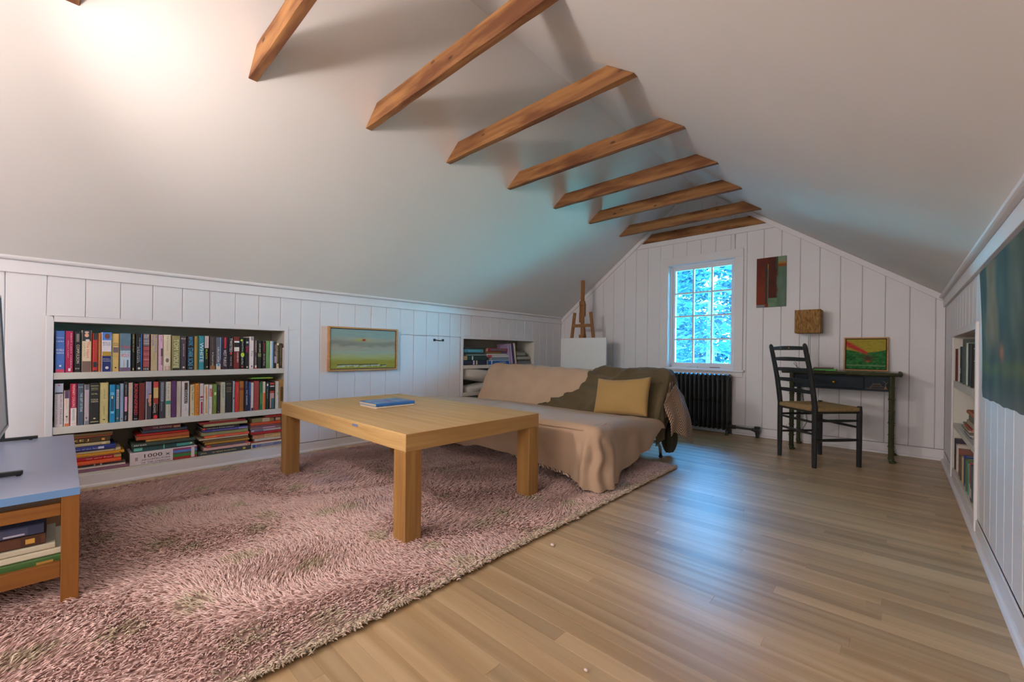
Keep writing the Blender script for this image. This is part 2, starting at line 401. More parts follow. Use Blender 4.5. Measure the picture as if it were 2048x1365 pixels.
# ceiling ties (the timber beams)
for i, y in enumerate([-1.26,-.635,-.005,.623,1.252,1.871,2.512,3.143,3.754,4.409,4.845]):
    zb, zt = 2.207, 2.312
    if i == 10: zb, zt, y = 2.188, 2.288, 4.846
    th = .041 if i < 10 else .03
    n = 14; bm_ = MB(); ia, ib = (.105, .075) if i == 10 else (0, 0); xa = lambda z: -2.41+ia+(z-2.207)/.776; xb = lambda z: -.952-ib-(z-2.207)/.703
    random.seed(100+i); vs = []
    for j in range(n+1):
        t = j/n
        for (dy, z) in ((0,zb),(th,zb),(th,zt),(0,zt)):
            wob = 0 if j in (0,n) else 1
            zz = z+(random.uniform(-.0022,.0022)*wob)
            x = xa(z)+(xb(z)-xa(z))*t; vs.append((x, y+dy+random.uniform(-.0012,.0012)*wob, zz))
    fs = [(j*4+q, j*4+(q+1)%4, (j+1)*4+(q+1)%4, (j+1)*4+q) for j in range(n) for q in range(4)]+[(3,2,1,0),(n*4,n*4+1,n*4+2,n*4+3)]
    bm_.add(vs, fs, BEAMW); o = bm_.build('ceiling_beam', bevel=.002, seg=1)
    o.data.transform(Matrix.Translation((0,-y,0))); o.location = (0,y,0)
    od = ['','','','nearest','second','third','fourth','fifth','sixth','seventh','eighth and last'][i]
    if i >= 3: lab = 'rough orange brown timber tie beam, %s from the camera among the eight fully in view' % od
    elif i == 2: lab = 'rough timber tie beam just showing at the top left edge of the photo'
    else: lab = 'rough timber tie beam across the ceiling behind the camera, number %d from the back wall' % (i+1)
    if i == 10: lab = 'darkest short timber tie beam set against the far gable wall above the window'
    tag(o, lab, 'beam', 'timber tie beams across the sloping ceiling')
# per-beam grain offset
nt = BEAMW.node_tree; oi = N(nt,'ObjectInfo'); tcn = [n for n in nt.nodes if n.bl_idname == 'ShaderNodeTexCoord'][0]
ad = N(nt,'VectorMath'); ad.operation = 'ADD'; ml = N(nt,'Math'); ml.operation = 'MULTIPLY'; ml.inputs[1].default_value = 37
tos = [l.to_socket for l in nt.links if l.from_node == tcn]
nt.links.new(oi.outputs['Random'], ml.inputs[0]); nt.links.new(tcn.outputs['Object'], ad.inputs[0]); nt.links.new(ml.outputs[0], ad.inputs[1])
for t in tos: nt.links.new(ad.outputs[0], t)

# ---------------------------------------------------------------- window
wd = bpy.data.objects.new('window_1', None); C.objects.link(wd); wd['kind'] = 'structure'
c = MB()
c.box(-2.101, WX0, YG-.016, YG, .66, WZ1, WHITE); c.box(WX1, -1.205, YG-.016, YG, .66, WZ1, WHITE)
c.box(-2.101, -1.205, YG-.016, YG, WZ1, 1.968, WHITE)
c.build('window_casing', wd, bevel=.003)
c = MB(); c.box(-2.12, -1.185, YG-.045, YG+.03, .655, .680, WHITE); c.build('window_sill', wd, bevel=.006)
c = MB(); c.box(-2.095, -1.20, YG-.014, YG, .600, .655, WHITE); c.build('window_apron', wd, bevel=.002)
c = MB(); JB = .12
c.box(WX0-.001, WX0+.004, YG-.001, YG+JB, WZ0, WZ1, WHITE); c.box(WX1-.004, WX1+.001, YG-.001, YG+JB, WZ0, WZ1, WHITE)
c.box(WX0, WX1, YG-.001, YG+JB, WZ1-.004, WZ1+.001, WHITE); c.box(WX0, WX1, YG+.0, YG+JB, WZ0-.001, WZ0+.004, WHITE)
c.build('jamb', wd, bevel=.001, seg=1)
sa = MB(); y0, y1 = YG+.075, YG+.115
sx0, sx1, sz0, sz1 = WX0+.004, WX1-.004, WZ0+.004, WZ1-.004
gx0, gx1, gz0, gz1 = -1.952, -1.342, .742, 1.822
sa.box(sx0, gx0, y0, y1, sz0, sz1, WHITE); sa.box(gx1, sx1, y0, y1, sz0, sz1, WHITE)
sa.box(gx0, gx1, y0, y1, sz0, gz0, WHITE); sa.box(gx0, gx1, y0, y1, gz1, sz1, WHITE)
sa.box(sx0, sx1, YG+.055, y0, sz0, sz0+.022, WHITE); sa.box(sx0, sx0+.018, YG+.055, y0, sz0, sz1, WHITE); sa.box(sx1-.018, sx1, YG+.055, y0, sz0, sz1, WHITE); sa.box(sx0,sx1,YG+.055,y0,sz1-.022,sz1,WHITE)
sa.build('sash', wd, bevel=.002, seg=1)
GL = bpy.data.materials.new('window_glass'); GL.use_nodes = True; nt = GL.node_tree; nt.nodes.clear()
mo = N(nt,'OutputMaterial'); mx = N(nt,'MixShader'); tr = N(nt,'BsdfTransparent'); gl = N(nt,'BsdfGlossy'); gl.inputs['Roughness'].default_value = .02
fz = N(nt,'Fresnel'); fz.inputs[0].default_value = 1.45
nt.links.new(fz.outputs[0], mx.inputs[0]); nt.links.new(tr.outputs[0], mx.inputs[1]); nt.links.new(gl.outputs[0], mx.inputs[2]); nt.links.new(mx.outputs[0], mo.inputs[0])
mw = .019
gxs = [gx0+(gx1-gx0)*i/3 for i in range(4)]; gzs = [gz0+(gz1-gz0)*i/4 for i in range(5)]
for i in (1,2): MB().box(gxs[i]-mw/2, gxs[i]+mw/2, y0+.006, y1-.006, gz0, gz1, WHITE).build('muntin', wd, bevel=.002, seg=1)
for j in (1,2,3): MB().box(gx0, gx1, y0+.008, y1-.008, gzs[j]-mw/2, gzs[j]+mw/2, WHITE).build('muntin', wd, bevel=.002, seg=1)
for i in range(3):
    for j in range(4):
        MB().box(gxs[i], gxs[i+1], y0+.018, y0+.0205, gzs[j], gzs[j+1], GL).build('pane', wd)
c = MB(); WP = mat('white_plastic', (.75,.75,.78), .35)
c.box(-1.80,-1.68,YG+.03,YG+.056,WZ0+.002,WZ0+.022, WP); c.tube([(-1.76,YG+.035,WZ0+.022),(-1.72,YG+.02,WZ0+.03),(-1.66,YG+.02,WZ0+.026)], .006, WP)
c.box(-1.55,-1.44,YG+.05,YG+.056,WZ0+.012,WZ0+.018, BLACKM); c.build('window_crank', wd, bevel=.002, seg=1)
ROW1=[(-0.029, 0.039, 0.243, '3f5f9e',
  [('b', 0, 0.08, 'b0405a'), ('h', 'My Friend', 0.83, 0.035, 'e8e8f0'), ('h', 'in the Book', 0.75, 0.035, 'e8e8f0'), ('h', 'ROSELLI', 0.54, 0.05, 'f0f0f4'), ('h', 'AGNOS', 0.47, 0.045, 'f0f0f4'),
   ('b', 0.14, 0.18, 'f0f0f0', 0.4, 0.65)],
  'thick royal blue hardback with white title, far left'),
 (0.011, 0.033, 0.243, '9c2048', [('v', 'RENT LADY HARRIS', 0.1, 0.95, 'f4d8e0', 0.74, 0.16), ('v', 'WILLY CARY', 0.35, 0.78, 'f4d8e0', 0.3, 0.16), ('b', 0.03, 0.1, 'd8d0d8', 0.35, 0.7)],
  'crimson hardback with small white letters'),
 (0.048, 0.026, 0.24, '1d1c1e', [('v', 'COMPULSION', 0.22, 0.68, 'b8a898', 0.55, 0.6), ('b', 0.75, 0.95, '6f6a68', 0.2, 0.8), ('h', 'BOOK', 0.09, 0.03, 'c8c0b8')],
  'black hardback with tall grey capitals'),
 (0.077, 0.043, 0.251, 'c8b89c',
  [('b', 0, 0.26, '6e5a52'), ('b', 0.74, 1, '2c3038'), ('e', 0.88, 0.09, 0.5, 0.5, 'd8a888'), ('e', 0.95, 0.05, 0.5, 0.5, 'b8a89a'), ('e', 0.76, 0.05, 0.6, 0.5, 'e8e0e0'),
   ('v', 'The Heart', 0.33, 0.72, 'c04848', 0.65, 0.3), ('v', 'A LIFE IN FULL', 0.36, 0.7, '6a7a62', 0.25, 0.14)],
  'cream and brown hardback with portrait'),
 (0.123, 0.023, 0.234, 'b03030', [('b', 0.83, 1, '2e3034'), ('b', 0.12, 0.26, '2c3238'), ('b', 0, 0.04, '2c3238'), ('v', 'RED DECADE', 0.35, 0.8, '5a6a3a', 0.7, 0.2)],
  'red and black banded book with a plain top'),
 (0.147, 0.013, 0.235, 'd8a860', [('b', 0, 1, 'd06040', 0.65, 1)], 'thin orange and yellow paperback'),
 (0.162, 0.045, 0.242, 'd4ccd4',
  [('b', 0, 0.4, '1e2c60'), ('b', 0.4, 0.51, 'a8842c'), ('b', 0.8, 1, '3f74c4'), ('e', 0.9, 0.14, 0.55, 0.62, '6a4038'), ('h', 'BILL', 0.73, 0.03, '484048'), ('h', 'GATHERERS', 0.68, 0.025, '484048'),
   ('h', 'SMALL', 0.32, 0.03, 'e8e8f0'), ('h', 'STEADBORN', 0.27, 0.025, 'e8e8f0'), ('e', 0.1, 0.07, 0.55, 0.4, 'd8c8d0')],
  'white and navy hardback with a head portrait on sky blue'),
 (0.209, 0.033, 0.235, 'c8ac6c',
  [('h', 'NOTABLE', 0.74, 0.035, '4a3828'), ('h', 'TIMES', 0.69, 0.035, '4a3828'), ('b', 0.5, 0.64, '6a6068', 0.08, 0.95), ('h', 'a novel', 0.4, 0.02, '9a7c4c'), ('e', 0.1, 0.04, 0.5, 0.3, '3a2c20')],
  'tan hardback with a small dark picture mid-spine'),
 (0.243, 0.052, 0.239, '56707e',
  [('b', 0, 0.55, 'a8bcc8'), ('h', 'TOM', 0.63, 0.08, 'c8303c'), ('h', 'A Man', 0.54, 0.025, '303840'), ('h', 'in Full', 0.5, 0.025, '303840'), ('h', 'WOLFE', 0.42, 0.1, 'c8303c'),
   ('b', 0.08, 0.3, 'a89aa0', 0.3, 0.42), ('b', 0.1, 0.3, '4c5878', 0.66, 0.82), ('b', 0, 0.1, '6a5068')],
  'wide blue grey hardback with red letters and towers'),
 (0.298, 0.019, 0.238, '1f2624', [('v', 'LIVES FOR TO SUIT', 0.5, 0.98, 'b8a85c', 0.5, 0.5), ('b', 0.02, 0.08, 'c8b868', 0.3, 0.7)], 'slim black book with small gold capitals'),
 (0.319, 0.031, 0.239, '17191c',
  [('b', 0, 1, '3878c0', 0.88, 1), ('v', 'STRAYCATS', 0.22, 0.65, 'e8e8e8', 0.25, 0.28), ('v', 'THE KING AND POINT', 0.24, 0.9, 'a8c0d8', 0.6, 0.2), ('e', 0.07, 0.06, 0.5, 0.5, 'c8c8c8')],
  'black book with a thin bright blue right edge'),
 (0.353, 0.033, 0.24, '9c4c50',
  [('b', 0, 0.1, '16181c'), ('b', 0.68, 1, '6f6c74'), ('b', 0.66, 0.68, '1c1c1c'), ('h', 'CUT', 0.93, 0.08, 'e8e8e8'), ('b', 0.53, 0.545, '2c1c20'), ('b', 0.38, 0.39, '2c1c20'),
   ('b', 0.25, 0.26, '2c1c20'), ('h', 'ISS', 0.05, 0.05, 'f0f0f0'), ('b', 0.3, 0.31, 'd8b0b0'), ('b', 0.45, 0.455, 'd8b0b0'), ('b', 0.74, 0.75, 'c8c8c8'), ('b', 0.8, 0.81, 'c8c8c8')],
  'grey topped dusty red book with fine horizontal lines'),
 (0.392, 0.034, 0.238, 'ad9a78', [('v', 'PROVINCE', 0.5, 0.98, '3848a0', 0.75, 0.3), ('v', 'WEIR', 0.68, 0.98, '3848a0', 0.25, 0.3), ('v', 'elliott', 0.3, 0.5, '8a7a60', 0.5, 0.2)],
  'khaki paperback with blue capitals'),
 (0.429, 0.026, 0.236, 'c4a0b4', [('v', 'HABIT', 0.8, 0.96, '4a2838', 0.6, 0.25), ('b', 0.4, 0.62, '4a3c44', 0.55, 1), ('b', 0.15, 0.4, '8a7078', 0.6, 1)],
  'pale mauve book with a dark figure on its right edge'),
 (0.456, 0.04, 0.238, 'c9bca2',
  [('v', 'THE HOLOGRAMS', 0.55, 0.97, '7c745c', 0.5, 0.28), ('b', 0.16, 0.4, 'd8d0bc', 0.1, 0.9), ('e', 0.28, 0.12, 0.5, 0.5, '6f6a58'), ('b', 0, 0.12, 'a89484', 0.1, 0.9),
   ('e', 0.07, 0.1, 0.5, 0.5, 'd8b8a8')],
  'cream hardback with an hourglass drawn on the spine'),
 (0.499, 0.044, 0.232, '858056', [('v', 'TOM WOLFE', 0.07, 0.9, 'dcd8b0', 0.5, 0.65), ('b', 0, 0.06, '1c1e1a'), ('v', 'hooking up', 0.1, 0.92, '606040', 0.5, 0.12)],
  'wide olive hardback with tall pale outlined capitals'),
 (0.545, 0.034, 0.23, '46404a', [('h', 'by', 0.93, 0.05, 'e0dce0'), ('v', 'QUEEN NOIR', 0.4, 0.78, 'd8c8c8', 0.5, 0.25), ('e', 0.08, 0.05, 0.55, 0.4, 'c8c4c0')],
  'plain charcoal purple hardback right of the olive one'),
 (0.581, 0.037, 0.232, '141c24', [('v', 'STARK SCNS', 0.12, 0.66, '58a0c8', 0.5, 0.85), ('v', 'NEW GOTHIC', 0.72, 0.98, '58a0c8', 0.5, 0.7), ('b', 0.03, 0.08, '506c80', 0.2, 0.85)],
  'black hardback filled with big icy blue capitals'),
 (0.619, 0.026, 0.233, 'a08548', [('b', 0, 1, '565a3a', 0.6, 1)], 'narrow ochre book with an olive right side'),
 (0.646, 0.03, 0.237, '2e7f8c', [('v', 'WHITE', 0.22, 0.8, 'e8ecec', 0.5, 0.85)], 'teal book with a big white word on the spine'),
 (0.677, 0.029, 0.237, '1a201c', [('b', 0.64, 1, 'c0b4b8'), ('v', 'BLACK', 0.3, 0.6, 'b8d038', 0.5, 0.4), ('b', 0.06, 0.1, 'd0d8d0', 0.5, 0.8), ('v', 'WIDOW', 0.68, 0.96, '948c94', 0.4, 0.4)],
  'half white half black book with yellow green letters'),
 (0.708, 0.034, 0.236, '3c3438', [('v', 'A Second Life', 0.12, 0.52, 'd8ccb4', 0.55, 0.35), ('b', 0, 0.12, '8a5c38'), ('v', 'NOTHING', 0.6, 0.96, '6a5c3c', 0.4, 0.3)],
  'dark brown hardback with a copper foot'),
 (0.743, 0.035, 0.23, '595a62', [('b', 0.3, 1, '6c9ccc', 0.85, 1), ('v', 'CRUCIFER', 0.22, 0.7, 'c8ccd0', 0.45, 0.4), ('b', 0, 0.17, 'd8ccb8', 0.05, 0.95), ('b', 0.1, 0.2, '4a90b8', 0.3, 0.75)],
  'grey hardback with cream foot and blue edge'),
 (0.779, 0.04, 0.235, '3a2438', [('b', 0.05, 0.98, '17151a', 0.15, 0.85), ('b', 0.64, 0.98, 'b02838', 0.35, 0.7), ('v', 'WEST PURSUIT', 0.08, 0.6, 'c8c4c8', 0.5, 0.5)],
  'black and purple book with a red panel at its top'),
 (0.82, 0.033, 0.236, '181a1c', [('v', 'TWISTED', 0.52, 0.96, 'e0e0dc', 0.5, 0.6), ('e', 0.48, 0.06, 0.5, 0.5, 'c83828'), ('v', 'YOUR TIME', 0.1, 0.4, 'c8a8a0', 0.5, 0.3)],
  'black book with a red dot mid-spine'),
 (0.853, 0.038, 0.237, '6a2622', [('b', 0.55, 0.68, 'd0c8c0'), ('b', 0.68, 0.82, '1f2024'), ('b', 0.82, 0.87, 'c4c8c8'), ('v', 'LEADER HERO', 0.2, 0.52, 'e8e0dc', 0.7, 0.3)],
  'maroon book with white and black bands above the middle'),
 (0.893, 0.033, 0.231, '1a1f1c',
  [('e', 0.92, 0.07, 0.3, 0.6, 'a8bc38'), ('e', 0.45, 0.15, 0.55, 0.9, 'a8bc38'), ('v', 'Good Party', 0.55, 0.88, 'e8ece0', 0.5, 0.35), ('v', 'Great Plan', 0.14, 0.42, 'e8ece0', 0.5, 0.35),
   ('e', 0.07, 0.05, 0.5, 0.4, 'c82838')],
  'black book with lime green leaves on the spine'),
 (0.928, 0.024, 0.232, '1c1b20', [('v', 'BAD', 0.52, 0.72, 'd02860', 0.5, 0.8), ('b', 0.82, 0.88, '9ca0a8', 0.1, 0.9), ('b', 0.03, 0.08, 'c8d0c8', 0.3, 0.75)],
  'slim black book with hot pink letters'),
 (0.954, 0.031, 0.242, 'c9c0c2', [('b', 0.88, 0.99, '8a7c7c', 0.3, 0.9), ('v', 'Fox', 0.38, 0.55, '4a4848', 0.6, 0.5), ('b', 0.05, 0.1, '484444', 0.4, 0.7)],
  'white hardback with a small grey photograph at its top'),
 (0.987, 0.019, 0.221, '403638', [('b', 0.02, 0.12, 'd0c8c4', 0.1, 0.9), ('b', 0, 0.03, 'c02838'), ('v', 'CREDIT', 0.55, 0.95, 'c8b0a8', 0.5, 0.6), ('v', 'robinson', 0.15, 0.4, 'a89c94', 0.5, 0.4)],
  'thin brown paperback with a cream and red foot'),
 (1.009, 0.031, 0.212, '20231f', [('v', 'JAMES GENE', 0.58, 0.9, 'd8d4b0', 0.5, 0.5), ('b', 0.42, 0.55, '6f7448', 0.05, 0.95)], 'black book with an olive band across the middle'),
 (1.042, 0.024, 0.209, '1c1b1f', [('v', 'PERMANENT', 0.58, 0.95, 'c82838', 0.5, 0.5), ('v', 'Street Key', 0.1, 0.54, 'e0d8d8', 0.5, 0.6)], 'narrow black book with red letters over white script'),
 (1.067, 0.026, 0.213, '5f8852', [], 'plain leaf green hardback'),
 (1.095, 0.027, 0.212, 'cfd0c8', [('b', 0, 1, '7cacd4', 0.45, 1), ('v', 'THE NEXT RADICAL', 0.3, 0.9, '4a7ab0', 0.72, 0.3)], 'half white half sky blue book'),
 (1.123, 0.017, 0.207, '26242a', [('b', 0.2, 0.45, 'a894b0'), ('v', 'WILD WEST', 0.48, 0.9, 'c8c0b8', 0.5, 0.5)], 'very thin black and lilac paperback'),
 (1.141, 0.02, 0.196, 'c8b898', [('b', 0.18, 0.92, '232220', 0.1, 0.9), ('v', 'THE DARKER', 0.25, 0.88, 'c8b898', 0.3, 0.25), ('e', 0.09, 0.03, 0.5, 0.4, '403830')],
  'small cream paperback with a black panel'),
 (1.163, 0.019, 0.196, '33332a', [('v', 'PARABLES CALL', 0.1, 0.9, '9c9468', 0.5, 0.45)], 'small dark olive paperback'),
 (1.184, 0.013, 0.161, 'c8c4d0', [('v', 'essays', 0.3, 0.8, '7c7888', 0.5, 0.4)], 'shortest white booklet at the far right end')]
ROW2=[(-0.03, 0.036, 0.252, 'c4b6b6',
  [('b', 0.78, 1, '9ea0b0'), ('b', 0.76, 0.8, '40464e'), ('e', 0.96, 0.03, 0.5, 0.25, 'b83848'), ('v', 'ALMOST PARADISE', 0.06, 0.74, '5a4848', 0.75, 0.25),
   ('v', 'FORREST CARTER', 0.06, 0.74, '7c6c6c', 0.22, 0.15)],
  'white hardback with a misty landscape at its top'),
 (0.008, 0.023, 0.21, 'cabcb4',
  [('b', 0.78, 1, '54405c'), ('b', 0, 0.08, 'b86840'), ('v', 'REDUX', 0.5, 0.76, 'c08c60', 0.4, 0.4), ('e', 0.27, 0.05, 0.5, 0.5, '5c5034'), ('b', 0.12, 0.25, '5c5034', 0.46, 0.54)],
  'short cream paperback with a tiny tree near its foot'),
 (0.032, 0.03, 0.249, 'b41c34',
  [('b', 0, 0.42, 'd2ccc8'), ('b', 0.42, 1, '402458', 0, 0.1), ('b', 0.42, 1, '402458', 0.88, 1), ('v', 'PRIMARY COLORS', 0.44, 0.98, 'e8d8e0', 0.5, 0.4),
   ('v', 'ANONYMOUS', 0.12, 0.4, '5c6878', 0.5, 0.35), ('h', 'novel', 0.05, 0.02, 'c05858')],
  'red and white hardback split across the middle'),
 (0.063, 0.027, 0.248, '45505e', [('h', 'best', 0.92, 0.03, 'c0c8d0'), ('v', 'THE GIFT OF FEAR', 0.32, 0.78, 'a8b4b8', 0.6, 0.5)], 'slate blue hardback with a pale title'),
 (0.091, 0.022, 0.241, 'a89aa0', [('b', 0, 0.1, '70747c'), ('b', 0.87, 1, '5c5c60'), ('e', 0.17, 0.05, 0.4, 0.3, '302c34')], 'mauve grey hardback with darker ends'),
 (0.114, 0.041, 0.248, '262825',
  [('b', 0.05, 0.065, 'b8b080'), ('b', 0.93, 0.94, 'c8c098'), ('h', 'ANGELS', 0.88, 0.025, 'a8a480'), ('h', 'ARMOURED', 0.84, 0.025, '8c8868'), ('h', 'a', 0.74, 0.03, '8c8868'),
   ('h', 'COLD', 0.6, 0.035, 'd8d0b0'), ('h', 'VISION', 0.55, 0.035, 'd8d0b0'), ('e', 0.14, 0.03, 0.5, 0.3, 'd0c8a0')],
  'wide charcoal hardback with gold lines'),
 (0.156, 0.04, 0.249, 'b9a872', [('v', 'JUDY BLUE', 0.6, 0.85, '4a4230', 0.5, 0.22), ('v', 'summer', 0.2, 0.42, '6a5e40', 0.5, 0.18), ('b', 0.08, 0.1, '302c20', 0.35, 0.65)],
  'wide straw yellow hardback'),
 (0.2, 0.026, 0.235, '1f7ba8',
  [('b', 0.83, 0.82, '1f7ba8'), ('b', 0.3, 0.72, '24506c', 0.1, 0.8), ('b', 0.63, 0.7, 'd0c890', 0.25, 0.6), ('b', 0.24, 0.3, '6cb0c8', 0.1, 0.85), ('b', 0.72, 0.8, '5ca8c8', 0.1, 0.85)],
  'cerulean hardback with a dark picture panel'),
 (0.227, 0.02, 0.231, '2c6c7e', [('b', 0.36, 0.88, 'bcb4c0', 0.05, 0.9), ('v', 'VERTIGO', 0.38, 0.86, '3c5864', 0.5, 0.55), ('e', 0.1, 0.05, 0.5, 0.5, 'c88888')],
  'teal paperback with a pale lilac title panel'),
 (0.248, 0.016, 0.239, '8494aa', [('v', 'THE QUIET PART', 0.45, 0.85, '4c5c74', 0.5, 0.3), ('e', 0.08, 0.04, 0.5, 0.4, '303848')], 'thin powder blue paperback'),
 (0.265, 0.019, 0.251, '242428', [('b', 0.25, 0.62, 'c88ca8', 0.05, 0.95), ('v', 'Easy Lessons', 0.66, 0.92, 'c8c4b8', 0.5, 0.4), ('v', 'little', 0.04, 0.14, 'd8d0d4', 0.5, 0.4)],
  'black book with a pink rectangle in the middle'),
 (0.286, 0.021, 0.243, 'b7a098', [('b', 0.6, 1, 'b89c84', 0.0, 0.6)], 'plain beige pink paperback'),
 (0.309, 0.026, 0.236, '16161a', [('v', 'BORN', 0.68, 0.99, 'd04450', 0.5, 0.8), ('v', 'INSPIRED', 0.15, 0.66, 'd04450', 0.5, 0.8), ('h', 'sister', 0.05, 0.03, 'c8d0d4')],
  'black book filled with tall salmon red letters'),
 (0.336, 0.03, 0.238, '662724', [], 'plain oxblood hardback'),
 (0.367, 0.032, 0.246, '46393c',
  [('b', 0.55, 1, '8c84a0'), ('b', 0, 1, 'c8bcb4', 0, 0.1), ('e', 0.62, 0.16, 0.8, 0.5, 'c08c70'), ('e', 0.5, 0.14, 0.7, 0.6, 'c08c70'), ('e', 0.4, 0.12, 0.8, 0.5, 'b07c62'),
   ('b', 0.66, 0.68, '2c2428', 0.5, 1)],
  "book with a man's face in profile on the spine"),
 (0.402, 0.033, 0.244, '1d1b1c',
  [('b', 0.84, 1, 'b84440', 0.1, 1), ('b', 0.56, 0.84, 'c4a66c', 0.1, 1), ('b', 0.4, 0.56, '98382c', 0.1, 1), ('v', 'HOWE', 0.16, 0.42, 'e4e0dc', 0.3, 0.45),
   ('v', 'Leaving', 0.2, 0.4, 'b06858', 0.8, 0.2), ('e', 0.05, 0.12, 0.5, 0.7, 'c82838')],
  'red cream and black striped hardback'),
 (0.437, 0.03, 0.246, '34343c', [('b', 0.45, 0.97, '84868c', 0.2, 0.75), ('v', 'MASTERS', 0.5, 0.94, '404048', 0.5, 0.3), ('v', 'bauman', 0.2, 0.42, '8c9098', 0.4, 0.3)],
  'dark grey hardback with a silver panel'),
 (0.468, 0.031, 0.241, 'bcb6a4', [('b', 0.37, 0.47, '2c8470'), ('v', 'THE ART OF', 0.52, 0.96, '5c706c', 0.5, 0.3), ('v', 'KRIMINI', 0.05, 0.34, '4c8c80', 0.6, 0.3)],
  'cream paperback with a green band'),
 (0.5, 0.025, 0.247, '54305e', [], 'plain purple hardback'), (0.526, 0.025, 0.242, 'b1a698', [('v', 'The Problem of Two', 0.3, 0.7, '8c8474', 0.5, 0.35)], 'pale stone hardback with a faint title'),
 (0.553, 0.041, 0.24, 'c2bab8', [('b', 0.37, 0.96, '362c22', 0.35, 0.85), ('v', 'FOUCAULT', 0.38, 0.75, 'e8e4dc', 0.6, 0.35), ('v', 'reader', 0.15, 0.3, '8c8484', 0.6, 0.2)],
  'wide white hardback with a brown black label'),
 (0.6, 0.027, 0.214, 'bfae88', [('v', 'The Times', 0.5, 0.98, '2c2824', 0.6, 0.5), ('v', 'are a-changin', 0.15, 0.46, '8078a0', 0.5, 0.25), ('e', 0.06, 0.03, 0.5, 0.3, '485030')],
  'buff paperback with black gothic letters'),
 (0.627, 0.024, 0.22, 'c47a24', [('v', 'THE HILLS HAVE LIT', 0.04, 0.97, '6a2c30', 0.5, 0.6)], 'bright orange paperback with maroon letters'),
 (0.653, 0.024, 0.219, 'bcb0b0', [('b', 0.55, 0.6, '8a2438'), ('b', 0.47, 0.49, '3c3c6c'), ('b', 0.04, 0.42, '94283c', 0.25, 0.8)], 'white paperback with a crimson lower panel'),
 (0.678, 0.027, 0.21, 'd0c4b8', [('b', 0.04, 0.96, 'c09868', 0.25, 0.8), ('b', 0.5, 0.9, 'c47c54', 0.35, 0.7)], 'white bordered book with orange tan centre'),
 (0.707, 0.022, 0.207, 'ccc6c8', [('b', 0.6, 0.87, 'b42030', 0.1, 0.95), ('v', 'TENG', 0.61, 0.86, 'e8e4e8', 0.5, 0.6), ('v', 'The Testament', 0.2, 0.57, '2c2c34', 0.4, 0.4)],
  'white paperback with a red square near its top'),
 (0.73, 0.024, 0.211, '6c7c38', [('b', 0.63, 0.73, 'c4c88c', 0.3, 0.9), ('v', 'mountains', 0.3, 0.5, '9cac60', 0.5, 0.2)], 'moss green hardback with a pale label'),
 (0.755, 0.019, 0.203, '2a292d', [('e', 0.05, 0.03, 0.5, 0.4, 'b0b0b8'), ('v', 'WEIGHT', 0.82, 0.98, '88868c', 0.7, 0.4)], 'thin black paperback between green and cream books'),
 (0.775, 0.03, 0.223, 'a8a28c', [('v', 'THE MARSH AT', 0.5, 0.95, '3c3a30', 0.5, 0.45)], 'sage cream hardback with black italics'),
 (0.807, 0.043, 0.225, '2a2a2a', [('h', 'PEOPLE', 0.93, 0.03, '8c8460'), ('h', 'STORIES', 0.8, 0.04, '8c8460'), ('h', 'of', 0.74, 0.03, '8c8460'), ('h', 'MODERN', 0.68, 0.03, '8c8460')],
  'wide black hardback with dim gold title'),
 (0.851, 0.011, 0.228, '8c9cac', [('b', 0.42, 0.48, '3c4454')], 'thin pale blue paperback left of the red one'),
 (0.863, 0.028, 0.219, 'b83430', [('v', 'FIRE', 0.66, 0.86, 'd87068', 0.6, 0.3)], 'bright red hardback'),
 (0.893, 0.032, 0.225, '946232', [('b', 0.7, 0.78, '7c3420')], 'ochre brown hardback with one red brown band'),
 (0.926, 0.025, 0.224, '22263a', [('v', 'PAT BARKER', 0.2, 0.7, 'e4e4ec', 0.6, 0.45), ('v', 'best war', 0.75, 0.98, '8c90a8', 0.4, 0.3)], 'navy paperback with white author letters'),
 (0.953, 0.014, 0.216, '2c4c84', [('b', 0, 0.55, '222c4c')], 'thin royal blue paperback with a navy lower half'),
 (0.968, 0.018, 0.211, 'c4bcb8', [('b', 0, 0.1, '242c50'), ('v', 'American Diary', 0.15, 0.9, '6c6470', 0.5, 0.3)], 'thin white paperback with a navy foot'),
 (0.987, 0.037, 0.223, '913a36', [], 'wide brick red hardback near the right end'),
 (1.026, 0.02, 0.212, '24653f', [('v', 'DUBLINERS', 0.2, 0.6, '9cb03c', 0.5, 0.4)], 'dark green paperback with lime letters'),
 (1.047, 0.02, 0.215, 'c4b4a4', [('b', 0, 0.6, 'cc5c14')], 'orange paperback with a cream upper part'),
 (1.069, 0.022, 0.21, '1e2c2a', [('v', 'the secret', 0.4, 0.75, '8ca0a0', 0.5, 0.35), ('e', 0.9, 0.1, 0.5, 0.6, 'c8ccc8')], 'thin blackish green paperback with white marks'),
 (1.092, 0.044, 0.208, '1c1f20',
  [('b', 0.92, 0.98, 'b83c30', 0.1, 0.9), ('b', 0.83, 0.87, 'b8b0ac', 0.1, 0.9), ('b', 0.03, 0.6, 'b88c84', 0.1, 0.85), ('b', 0.03, 0.4, '3c5c5c', 0.3, 0.85), ('b', 0.62, 0.67, 'c03c28', 0.1, 0.85)],
  'black book with a red and teal poster figure'),
 (1.137, 0.025, 0.214, 'bab4a8', [('b', 0.5, 0.6, '2c2c2c', 0.5, 0.6)], 'plain white book left of the tan one'),
 (1.164, 0.035, 0.225, '94784e', [('b', 0.28, 0.72, '54442c', 0.15, 0.9), ('e', 0.72, 0.08, 0.52, 0.75, '54442c'), ('e', 0.28, 0.08, 0.52, 0.75, '54442c')],
  'tan hardback with a dark oval on its spine, far right')]
